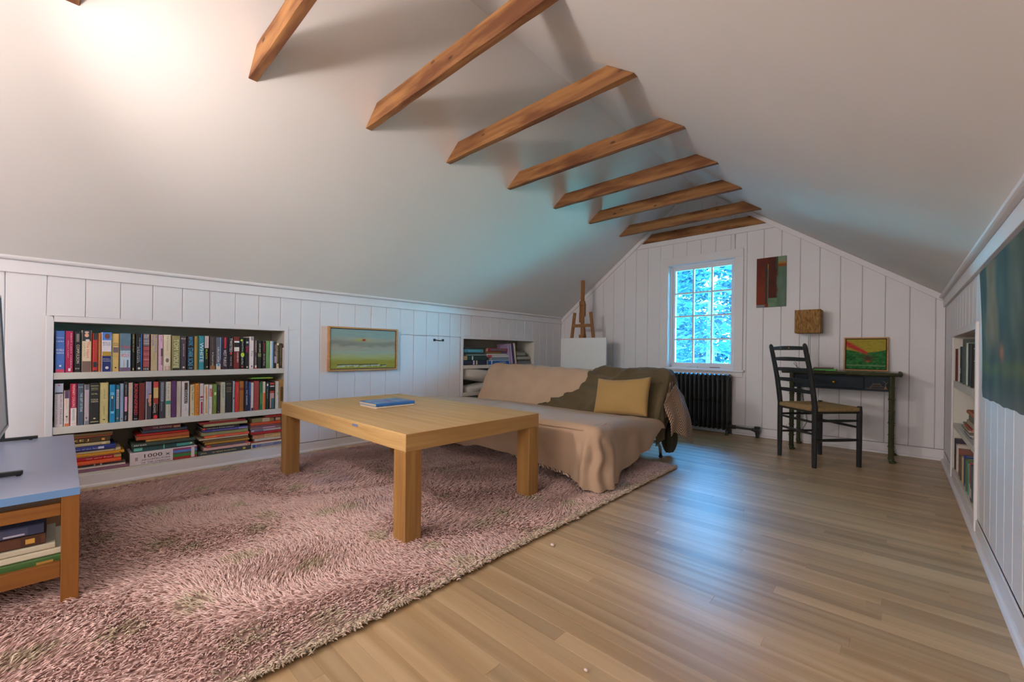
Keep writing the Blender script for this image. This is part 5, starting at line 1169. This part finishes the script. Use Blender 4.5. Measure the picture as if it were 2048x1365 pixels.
# ================================================================ CHAIR
def chair():
    A, B = Vector((-.728,4.118,0)), Vector((-.456,3.838,0)); Cc = Vector((-.213,4.118,0)); D = A+(Cc-B)
    ctr = (A+B+Cc+D)/4; t = thing('ladder_back_chair', 'black ladder-back chair with a woven rush seat facing the desk', 'chair', (ctr.x, ctr.y, 0))
    K = mat('worn_black_paint', '262a2c', .35, .3, 20); KW = mat('bare_wood_wear', 'a07c50', .5)
    off = -Vector((ctr.x, ctr.y, 0))
    def bl(mb, nm, **k):
        o = mb.build(nm, t, **k); o.data.transform(Matrix.Translation(off)); return o
    back = (A-D).normalized()
    zs = [0,.2,.45,.62,.80,.93]; lean = [0,0,0,.022,.060,.092]
    def post(P, z):
        for i in range(5):
            if z <= zs[i+1]: k = (z-zs[i])/(zs[i+1]-zs[i]); l = lean[i]+(lean[i+1]-lean[i])*k; return P+back*l+Vector((0,0,z))
    for P in (A, B):
        k = MB(); zz = [0,.05,.2,.45,.55,.65,.75,.85,.91,.925,.935]; rr = [.0155,.017,.0185,.019,.0185,.018,.017,.0165,.016,.013,.004]
        k.tube([post(P, min(z,.9299)) if z < .93 else post(P,.9299)+Vector((0,0,z-.93)) for z in zz], rr, K, 10); bl(k, 'back_post', smooth=False)
    for P in (Cc, D):
        k = MB(); k.tube([P, P+Vector((0,0,.2)), P+Vector((0,0,.42)), P+Vector((0,0,.462))], [.0165,.018,.0185,.016], K, 10); bl(k, 'front_leg')
    for i, z in enumerate((.565,.647,.729,.812,.897)):
        a, b = post(A, z), post(B, z); n = 10; k = MB(); nrm = back
        vs = []
        for j in range(n+1):
            u = j/n; p = a.lerp(b, u)+nrm*.022*math.sin(math.pi*u); hh = .013+.006*math.sin(math.pi*u)*(1.0 if i < 4 else 1.2)
            for dz, dn in ((-.013,-.004),(-.013,.004),(hh,.004),(hh,-.004)): vs.append(p+Vector((0,0,dz))+nrm*dn)
        fs = [(j*4+q,j*4+(q+1)%4,(j+1)*4+(q+1)%4,(j+1)*4+q) for j in range(n) for q in range(4)]+[(3,2,1,0),(n*4,n*4+1,n*4+2,n*4+3)]
        k.add(vs, fs, K); sl = bl(k, 'back_slat', bevel=.002, seg=1)
        if i == 4:
            w = MB(); vs = [vs[j*4]+back*.0006 for j in ()]; 
            m0 = a.lerp(b,.36)+nrm*(.022*math.sin(math.pi*.36)+.0048); m1 = a.lerp(b,.64)+nrm*(.022*math.sin(math.pi*.64)+.0048)
            w.add([m0+Vector((0,0,.000)), m1+Vector((0,0,-.001)), m1+Vector((0,0,.010)), m0+Vector((0,0,.009))], [(0,1,2,3)], KW); q = w.build('worn_patch', sl, fix=False); q.data.transform(Matrix.Translation(off))
    # rails and rungs
    def rung(p, q, z, r=.0095, z2=None):
        a = p+Vector((0,0,z)); b = q+Vector((0,0,z2 or z)); k = MB(); k.tube([a,a.lerp(b,.2),a.lerp(b,.5),a.lerp(b,.8),b],[r*.8,r,r*1.12,r,r*.8],K,8); bl(k,'rung')
    for p, q in ((A,B),(B,Cc),(Cc,D),(D,A)): 
        k = MB(); k.tube([p+Vector((0,0,.418)), q+Vector((0,0,.418))], .013, K, 8); bl(k, 'seat_rail')
    rung(B,Cc,.352); rung(B,Cc,.206,.011); rung(A,D,.352); rung(A,D,.206); rung(A,B,.25); rung(Cc,D,.30); rung(A,B,.34)
    # rush seat: four triangles of cords
    RU = mat('rush_seat', 'a88c60', .8, .35, 60, col2='8a7048'); ctr3 = (A+B+Cc+D)/4; s = MB(); cs = [A,B,Cc,D]
    for i in range(4):
        p, q = cs[i], cs[(i+1)%4]; nn = 13
        for j in range(nn):
            u = (j+.3)/nn; a = p.lerp(ctr3, u)+Vector((0,0,.447-.010*u)); b = q.lerp(ctr3, u)+Vector((0,0,.447-.010*u)); k = .98
            out = ((p+q)/2-ctr3).normalized()
            s.tube([a+out*.010*(1-u), a.lerp(b,.5)+out*.010*(1-u), b+out*.010*(1-u)], [.0085]*3, RU, 5)
    for i in range(4):
        p, q = cs[i], cs[(i+1)%4]; out = ((p+q)/2-ctr3).normalized(); a = p.lerp(q,.05)+out*.004; b = q.lerp(p,.05)+out*.004
        s.tube([a+Vector((0,0,.436)), b+Vector((0,0,.436))], .0165, RU, 10)
    bl(s, 'rush_seat', smooth=False)
chair()
# ================================================================ FUTON
def fabric(name, col, rough=.9, sheen=.08, weave=350, bump=.15, vary=.08):
    return mat(name, col, rough, vary, 5, bump=bump, bscale=weave, sheen=sheen)
COV = fabric('beige_cotton_cover', (.50,.345,.235)); COV2 = COV
def stripes(name, a, b, sc, chevron=False):
    M = bpy.data.materials.new(name); M.use_nodes = True; nt = M.node_tree; bs = nt.nodes['Principled BSDF']; bs.inputs['Roughness'].default_value = .9; L = nt.links.new
    tc = N(nt,'TexCoord'); sp = N(nt,'SeparateXYZ'); L(tc.outputs['Object'], sp.inputs[0])
    def mth(op, x, y=None, v=None):
        n = N(nt,'Math'); n.operation = op; L(x, n.inputs[0])
        if y is not None: L(y, n.inputs[1])
        elif v is not None: n.inputs[1].default_value = v
        return n.outputs[0]
    if chevron:
        k = mth('PINGPONG', sp.outputs['Y'], v=.11); s = mth('ADD', mth('MULTIPLY', k, v=1.0), mth('MULTIPLY', sp.outputs['Z'], v=.9))
    else: s = mth('ADD', sp.outputs['X'], mth('MULTIPLY', sp.outputs['Z'], v=1.5))
    w = mth('SINE', mth('MULTIPLY', s, v=sc)); g = mth('GREATER_THAN', w, v=.25)
    mx = N(nt,'MixRGB'); L(g, mx.inputs[0]); mx.inputs[1].default_value = lin(a); mx.inputs[2].default_value = lin(b); L(mx.outputs[0], bs.inputs['Base Color']); return M
CHEV = stripes('chevron_cotton', 'c4a488', '54403a', 330, True); TICK = stripes('ticking_stripe', 'd0b8a4', '5c4640', 300)
OX, OY = -2.35, 2.75
fut = thing('futon', 'low futon sofa bed under a beige cotton cover, reclined back towards the far wall', 'sofa', (OX, OY, 0))
OT = Matrix.Translation((-OX,-OY,0))
def fb_(mb, nm, par=None, **k):
    o = mb.build(nm, par or fut, **k); o.data.transform(OT); return o
xa, xb, yf, yb = -3.38, -1.365, 2.225, 3.12
R0 = .065
def interp(pts, x):
    if x <= pts[0][0]: return pts[0][1]
    for (a, b), (c, d) in zip(pts[:-1], pts[1:]):
        if x <= c: return b+(d-b)*(x-a)/(c-a)
    return pts[-1][1]
def ztop(x, y):
    z = interp([(2.0,.375),(2.23,.392),(2.36,.402),(2.6,.392),(2.9,.362),(3.13,.335)], y)
    z += .012*nz(x*1.3, y*1.3, 2)+.008*nz(x*4, y*4, 5)+.006*nz(x*11+3*y, y*6, 8)*sm(2.5,3.0,y)*sm(-2.2,-1.5,x)
    z += .010*math.exp(-((x+1.5)/.2)**2)
    return z
FH = [(-3.45,.10),(-3.0,.10),(-2.57,.104),(-2.19,.129),(-1.9,.106),(-1.73,.095),(-1.54,.080),(-1.38,.045),(-1.30,.035)]
SHM = [(2.16,.035),(2.39,.030),(2.43,.080),(2.57,.100),(2.75,.14),(2.91,.19),(3.01,.25),(3.12,.315)]
cv = MB()
# path round the seat: left side, front, corner, right side
path = []
for i in range(16): path.append((Vector((xa, yb-(yb-yf)*i/15)), Vector((-1,0)), 'l'))
for i in range(1,9): a = math.pi+math.pi/2*i/9; path.append((Vector((xa,yf)), Vector((math.cos(a),math.sin(a))), 'c0'))
nf = 110
for i in range(nf+1): path.append((Vector((xa+(xb-xa)*i/nf, yf)), Vector((0,-1)), 'f'))
for i in range(1,26): a = -math.pi/2+math.pi/2*i/26; path.append((Vector((xb,yf)), Vector((math.cos(a),math.sin(a))), 'c'))
nr = 50
for i in range(nr+1): path.append((Vector((xb, yf+(yb-yf)*i/nr)), Vector((1,0)), 'r'))
ND = 30; rowsv = []
arcl = 0; prev = None; S_ = []
for p, n, k in path:
    q = p+n*.1
    if prev is not None: arcl += (q-prev).length
    prev = q; S_.append(arcl)
V = []
for (p, n, k), s in zip(path, S_):
    zt0 = ztop(p.x, p.y)
    if k in ('f','l','c0'): hem = interp(FH, p.x)
    elif k == 'r': hem = interp(SHM, p.y)
    else:
        a = math.atan2(n.y, n.x)/(math.pi/2)+1; hem = .035*(1-a)+.030*a-.006*math.sin(a*math.pi)
    # frilly hem
    hem = max(.0245, hem+.006*math.sin(s*19+2*nz(s*3))*(k != 'c')+.010*nz(s*9,4))
    for j in range(ND):
        t = j/(ND-1)
        L0 = zt0-hem; tot = R0*math.pi/2+max(0, L0-R0); d = t*tot
        if d < R0*math.pi/2: a = d/R0; out = R0*math.sin(a); down = R0*(1-math.cos(a))
        else: out = R0; down = R0+(d-R0*math.pi/2)
        fl = max(0, down-.05)
        if k == 'c' or (k == 'r' and p.y < 2.45) or (k == 'f' and p.x > xb-.14):
            w = 1.0 if k == 'c' else max(0, 1-((p.y-yf)/.22 if k == 'r' else (xb-p.x)/.14))
            fold = (.016*math.sin(s*62+3*nz(s*4,j*.1))+.012*math.sin(s*29+j*.05))*w*min(1, fl/.10)
            out += fold+w*fl*.16
        out += .006*math.sin(s*23+1.3*math.sin(s*5))*min(1, fl/.12)+.010*nz(s*3, down*6, 7)+.004*nz(s*11, down*20, 3)
        if k == 'f' and p.x < -1.5: out -= .03*fl
        z = zt0-down
        V.append((p.x+n.x*out, p.y+n.y*out, max(z,.024)))
np_ = len(path)
F = [(i*ND+j, (i+1)*ND+j, (i+1)*ND+j+1, i*ND+j+1) for i in range(np_-1) for j in range(ND-1)]
cv.add(V, F, COV)
# top
nx_, ny_ = nf+1, nr+1
TV = [(xa+(xb-xa)*i/nf, yf+(yb-yf)*j/nr, ztop(xa+(xb-xa)*i/nf, yf+(yb-yf)*j/nr)) for j in range(ny_) for i in range(nx_)]
TF = [(j*nx_+i, j*nx_+i+1, (j+1)*nx_+i+1, (j+1)*nx_+i) for j in range(nr) for i in range(nf)]
cv.add(TV, TF, COV)
fb_(cv, 'seat_cover', smooth=True)
# piping along the front edge curling back at the corner
pp = []
for i in range(60):
    x = -3.3+(-1.42+3.3)*i/59; z0 = ztop(x,yf); pp.append((x, yf-R0*.86-.006, z0-R0*.50+.004*math.sin(x*3)))
for i in range(1,12):
    a = i/11*math.pi/2; r = R0*(.86-.45*i/11); pp.append((xb-.055+ (r+.05)*math.sin(a), yf-r*math.cos(a)+.10*(i/11)**1.5, ztop(xb,yf)-R0*(.52-.5*(i/11))+.003))
k = MB(); k.tube(pp, .0048, COV, 6); fb_(k, 'piping', smooth=True)
# striped reverse showing at the hem
k = MB(); n = 60; vs = []
for i in range(n+1):
    x = -1.98+(.62)*i/n; hz = max(.028, interp(FH, x)+.004*math.sin(i*1.3))
    vs += [(x, yf-R0*1.0-.004*math.sin(i*.9)-.004, hz+.010), (x, yf-R0*1.05-.012, hz+.002-.004*math.sin(i*2.1)), (x, yf-R0*.7, max(.022, hz-.003))]
fs = [(i*3+q, (i+1)*3+q, (i+1)*3+q+1, i*3+q+1) for i in range(n) for q in range(2)]
k.add(vs, fs, TICK); fb_(k, 'striped_hem', smooth=True)
# back cushion under its cover
def back_prof(s):
    """profile in (y,z): s 0..1 from the crease over the top and down behind"""
    pts = [(3.075,.30),(3.10,.36),(3.16,.45),(3.215,.54),(3.265,.62),(3.31,.672),(3.36,.697),(3.41,.69),(3.45,.655),(3.475,.59),(3.47,.48),(3.46,.36),(3.455,.24),(3.45,.12)]
    f = s*(len(pts)-1); i = min(int(f), len(pts)-2); u = f-i
    p0 = pts[max(i-1,0)]; p1 = pts[i]; p2 = pts[i+1]; p3 = pts[min(i+2,len(pts)-1)]
    return tuple(.5*((2*p1[q])+(-p0[q]+p2[q])*u+(2*p0[q]-5*p1[q]+4*p2[q]-p3[q])*u*u+(-p0[q]+3*p1[q]-3*p2[q]+p3[q])*u**3) for q in (0,1))
BX0, BX1 = -3.44, -1.335
def backP(x, s, off=0.0):
    y, z = back_prof(s)
    y2, z2 = back_prof(min(1, s+.01)); dy, dz = y2-y, z2-z; l = math.hypot(dy, dz) or 1; ny, nz_ = -dz/l, dy/l
    e = 0
    ed = min(x-BX0, BX1-x)
    if ed < .10: e = 1-math.sqrt(max(0, 1-((.10-ed)/.10)**2)) 
    cy, cz = 3.29, .42; y = y+(cy-y)*e*.75; z = z+(cz-z)*e*.35
    w = .012*nz(x*2.6, s*6, 1)+.007*nz(x*9+4*s, s*10, 4)
    w += .018*math.exp(-((x+3.36)/.10)**2)*math.exp(-((s-.42)/.12)**2)
    w -= .016*math.exp(-((x+2.75+.35*(s-.4))/.03)**2)*math.exp(-((s-.38)/.14)**2)
    z += .010*math.sin((x-BX0)*3.3) if s > .2 else 0
    return Vector((x, y+ny*(off+w), z+nz_*(off+w)))
k = MB(); k.grid(lambda u, v: backP(BX0+(BX1-BX0)*(.5-.5*math.cos(math.pi*u) if False else u), v), 150, 60, COV)
ends = MB()
fb_(k, 'back_cover', smooth=True)
for xe in (BX0, BX1):
    k = MB(); pts = [backP(xe, v/40) for v in range(41)]; c0 = Vector((xe, 3.29, .36)); k.add([c0]+pts, [(0,i,i+1) for i in range(1,41)], COV); fb_(k, 'cover_end', smooth=False)
# mattress body and metal frame underneath
k = MB(); k.box(xa+.03, xb-.0, yf+.01, 3.30, .20, .325, mat('mattress_ticking', (.25,.21,.17), .9)); fb_(k, 'mattress', bevel=.03)
def legtube(x):
    k = MB(); k.tube([(x,2.28,.0125),(x,2.28,.08),(x,2.33,.14),(x,2.5,.165),(x,2.9,.165),(x,3.12,.158),(x,3.22,.14),(x,3.285,.09),(x,3.30,.0125)], .0125, CHROME, 10); fb_(k, 'frame_leg', smooth=True)
legtube(-1.405); legtube(-3.30)
k = MB(); k.tube([(-3.30,2.6,.165),(-1.405,2.6,.165)], .0125, CHROME, 8); fb_(k, 'frame_bar')
k = MB(); k.tube([(-3.30,3.05,.165),(-1.405,3.05,.165)], .0125, CHROME, 8); fb_(k, 'frame_bar')
k = MB(); k.sphere((-1.405,3.30,.012), .018, BLACKM, 10, 6, (1,1,.65)); fb_(k, 'rubber_foot', smooth=True)
# striped reverse of the back cover hanging at the right end
k = MB()
def flap(u, v):
    y = 3.16+(.40+.05*v)*u; zt_ = .60-.25*abs(u-.55); zb_ = .215-.10*sm(.3,.95,u)+.02*math.sin(u*11)
    z = zt_+(zb_-zt_)*v; x = -1.325+.075*sm(0,.7,v)*(.4+.6*math.sin(math.pi*min(1,u+.1)))+.016*math.sin(u*13+v*2)*v+.03*v*u
    return Vector((x, y+.02*math.sin(v*5)*u, z))
k.grid(flap, 40, 30, CHEV); o = fb_(k, 'striped_flap', smooth=True); o.modifiers.new('thickness','SOLIDIFY').thickness = .003
# dark olive cloth bunched under the right rear corner
DK = fabric('dark_olive_cloth', (.045,.04,.022))
k = MB()
def bag(u, v):
    a = 2*math.pi*u; r = (.075+.012*math.sin(5*a)+.008*math.sin(9*a+2*v))*(1.0-.35*(1-v)**2*.6)*(math.sin(math.pi*min(1,max(.02,v*.93+.05)))**.35)
    return Vector((-1.385+r*.75*math.cos(a), 3.425+r*1.25*math.sin(a), .03+.24*v))
k.grid(bag, 36, 16, DK, True); fb_(k, 'bunched_underlay', smooth=True)

# ================================================================ THROW BLANKET
THR = fabric('olive_chenille', (.125,.093,.045), 1.0, .12, 220, .5, .22)
XLF = [(0,-2.58),(.06,-2.56),(.12,-2.46),(.22,-2.36),(.34,-2.24),(.46,-2.12),(.60,-2.08),(1,-2.05)]
k = MB(); NU, NV = 150, 80
ENDX = BX1-.012
def throw(u, v):
    s = v; sv = .012+.74*s                      # parameter on the back profile
    fr = min(1, s/.55)
    xl = interp(XLF, fr)
    width = (ENDX-xl)+.34*(.55+.45*math.sin(math.pi*min(1,max(0,(s+.15)/1.0))))
    q = u*width; x = xl+q
    fold = (.020+.012*nz(x*3,s*2,6))*math.sin(24*(x*.75+s*1.1)+3.5*nz(x*2.4,s*3))*sm(.0,.25,s)*(1-sm(-2.0,-1.6,x)*.75)
    # gathered pleats near the left tip
    g = math.exp(-((x+2.35)/.22)**2)*math.exp(-(s/.35)**2); fold += g*(.030*math.sin(60*s+16*x)+.014*math.sin(110*s+40*x))
    fold += .016*math.exp(-((x+2.0-.55*s)/.035)**2)*(1-sm(.5,.75,s))
    fold += .009*nz(x*7, s*9, 3)+.004*nz(x*19, s*21, 5)
    off = .012+max(-.008, fold)+.006
    if x <= ENDX-.05: p = backP(x, sv, off)
    else:
        e = x-(ENDX-.05); p0 = backP(min(x,ENDX-.02), sv, off); R = .05
        # smooth turn then straight down over the end
        yy, zz = back_prof(sv); yy += 0; base = Vector((ENDX-.05, backP(ENDX-.05, sv, off).y, backP(ENDX-.05, sv, off).z))
        if e < R*math.pi/2: a = e/R; p = base+Vector((R*math.sin(a), 0, -R*(1-math.cos(a))))
        else:
            dn = e-R*math.pi/2; p = base+Vector((R+.012*math.sin(base.y*46)*min(1,dn/.1)+.02*dn, (base.y-3.28)*.25*dn, -R-dn))
        p.z = max(p.z, .16+.02*math.sin(base.y*30))
    return p
k.grid(throw, NU, NV, THR)
o = k.build('throw_blanket', smooth=True); o.data.transform(Matrix.Translation((2.0,-3.25,-.4))); o.location = (-2.0,3.25,.4)
md = o.modifiers.new('thickness','SOLIDIFY'); md.thickness = .006; md.offset = 1
tag(o, 'rumpled olive brown chenille throw over the right half of the futon back', 'blanket')
# fringe twists at the tip
k = MB()
for i in range(9):
    s = .012+.010*i; x = interp(XLF, min(1,s/.55)); p = backP(x, .012+.74*s, .02)
    k.tube([p, p+Vector((-.02,-.012,-.004)), p+Vector((-.036-.008*(i%3),-.018+.006*(i%2),-.012))], [.006,.0055,.003], THR, 6)
q = k.build('fringe', o, smooth=True); q.data.transform(Matrix.Translation((2.0,-3.25,-.4)))

# ================================================================ CUSHION
def pillow(name, label, cat, M, w, h, th, mt, group=None, pinch=.10, seed=0, slouch=0):
    b = MB(); nu, nv = 36, 28; top = []; 
    def P(s):
        def f(u, v):
            a, c = 2*u-1, 2*v-1
            e = (1-abs(a)**2.6)*(1-abs(c)**2.6); t = max(0, e)**.42
            px = a*(1-pinch*(1-abs(c)**2)*abs(a)**3*.35); pz = c*(1-(pinch*1.2 if c > 0 else pinch*.4)*(1-abs(a)**2)*abs(c)**3)+(slouch*(a+.3)*max(0,c)**2 if a > -.3 else 0)+.01*nz(a*4,c*4,seed)
            return Vector((px*w/2, s*(t*th/2+.004*nz(a*3,c*3,seed)*t), pz*h/2))
        return f
    b.grid(P(1), nu, nv, mt); b.grid(P(-1), nu, nv, mt)
    o = b.build(name, smooth=True, M=M); tag(o, label, cat, group); return o
MUS = fabric('mustard_cotton', (.40,.25,.085), .85, .2, 260, .1, .06)
Mc = Matrix.Translation((-1.618,3.035,.498)) @ Matrix.Rotation(math.radians(4),4,'Z') @ Matrix.Rotation(math.radians(-2.5),4,'Y') @ Matrix.Rotation(math.radians(-20),4,'X')
pillow('cushion', 'mustard yellow rectangular cushion leaning on the olive throw', 'cushion', Mc, .455, .305, .12, MUS, pinch=.12, seed=3, slouch=.08)
WHP = fabric('white_pillow_cotton', (.62,.60,.56), .9, .1)
pillow('bed_pillow', 'white pillow stuffed on the lower shelf behind the futon, upper one', 'pillow', Matrix.Translation((XL-.10,3.42,.555)) @ Matrix.Rotation(math.radians(90),4,'Z') @ Matrix.Rotation(math.radians(8),4,'Y'), .72, .16, .24, WHP, 'pillows behind the futon', seed=5)
pillow('bed_pillow', 'white pillow stuffed on the lower shelf behind the futon, lower one', 'pillow', Matrix.Translation((XL-.10,3.44,.430)) @ Matrix.Rotation(math.radians(90),4,'Z') @ Matrix.Rotation(math.radians(-6),4,'Y'), .70, .10, .24, WHP, 'pillows behind the futon', seed=6)
# ================================================================ TREES OUTSIDE
def tree(x, y, z0, h, r, label, seed, tone):
    rng = np.random.default_rng(seed)
    t = thing('conifer_tree', label, 'tree', (x,y,z0), 0, 'trees outside the window')
    BK = mat('tree_bark', (.22,.20,.19), .9, .4, 12); FO = vcol_mat('spruce_needles', .8)
    k = MB(); k.tube([(0,0,0),(0,0,h*.5),(0,0,h)], [.13,.09,.02], BK, 9)
    k.build('trunk', t)
    br = MB(); V = []; F = []; CL = []
    nb = int(h*15)
    for i in range(nb):
        z = h*(.06+.92*i/nb); L_ = r*(1-z/h*.75)*rng.uniform(.7,1.1); a = rng.uniform(0,2*math.pi)
        d = np.array([math.cos(a), math.sin(a), 0]); end = d*L_+np.array([0,0,-.22*L_]); 
        br.tube([(0,0,z), tuple(end*.5+np.array([0,0,z+.05])), tuple(end+np.array([0,0,z]))], [.018,.012,.004], BK, 4)
        m = 80
        f = rng.random(m)**.7; base = np.outer(f, end)+np.array([0,0,z])+np.outer(np.sin(f*3.14)*.05, [0,0,1])
        side = np.array([-d[1], d[0], 0]); sp = rng.uniform(-1,1,m)*(.42*L_*(1-f)+.10)
        base = base+np.outer(sp, side)+np.outer(-abs(sp)*.25+rng.normal(0,.03,m), [0,0,1])
        for q in range(m):
            l = rng.uniform(.08,.20); w = rng.uniform(.015,.04); dr = d*.8+side*np.sign(sp[q])*.8+rng.normal(0,.3,3); dr[2] -= .3; dr /= np.linalg.norm(dr)
            up = rng.normal(0,1,3); s2 = np.cross(dr, up); s2 /= np.linalg.norm(s2)+1e-9
            k0 = len(V); V += [tuple(base[q]-s2*w*.3), tuple(base[q]+dr*l*.5+s2*w), tuple(base[q]+dr*l), tuple(base[q]+dr*l*.5-s2*w)]
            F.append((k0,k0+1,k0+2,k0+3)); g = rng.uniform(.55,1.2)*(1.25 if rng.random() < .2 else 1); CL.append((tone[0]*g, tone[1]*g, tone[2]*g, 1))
    br.build('branches', t)
    me = bpy.data.meshes.new('needles'); me.from_pydata(V, [], F); me.materials.append(FO)
    ca = me.color_attributes.new('Col','FLOAT_COLOR','CORNER'); ca.data.foreach_set('color', [c for cl in CL for _ in range(4) for c in cl])
    o = bpy.data.objects.new('needles', me); C.objects.link(o); o.parent = t; o['kind'] = 'stuff'
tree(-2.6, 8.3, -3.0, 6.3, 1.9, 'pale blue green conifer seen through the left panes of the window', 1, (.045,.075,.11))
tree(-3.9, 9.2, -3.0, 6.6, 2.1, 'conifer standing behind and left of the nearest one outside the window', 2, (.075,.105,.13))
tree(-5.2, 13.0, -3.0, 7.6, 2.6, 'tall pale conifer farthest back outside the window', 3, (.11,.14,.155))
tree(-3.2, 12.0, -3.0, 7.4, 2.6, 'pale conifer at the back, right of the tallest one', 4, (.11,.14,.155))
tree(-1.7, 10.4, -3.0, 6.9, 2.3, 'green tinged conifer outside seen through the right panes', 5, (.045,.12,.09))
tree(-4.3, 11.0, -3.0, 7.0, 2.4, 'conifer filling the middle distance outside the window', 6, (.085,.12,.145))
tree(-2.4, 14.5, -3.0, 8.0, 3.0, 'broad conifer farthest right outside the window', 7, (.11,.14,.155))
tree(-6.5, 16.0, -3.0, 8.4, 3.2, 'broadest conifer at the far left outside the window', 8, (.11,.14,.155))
gm = mat('light_bounce_ground', (.42,.92,.36), .95, .3, 2)  # added ground, its green chosen to bounce cyan light onto the ceiling
MB().box(-30,30,6.0,45,-3.1,-3.0,gm).build('ground', kind='structure')
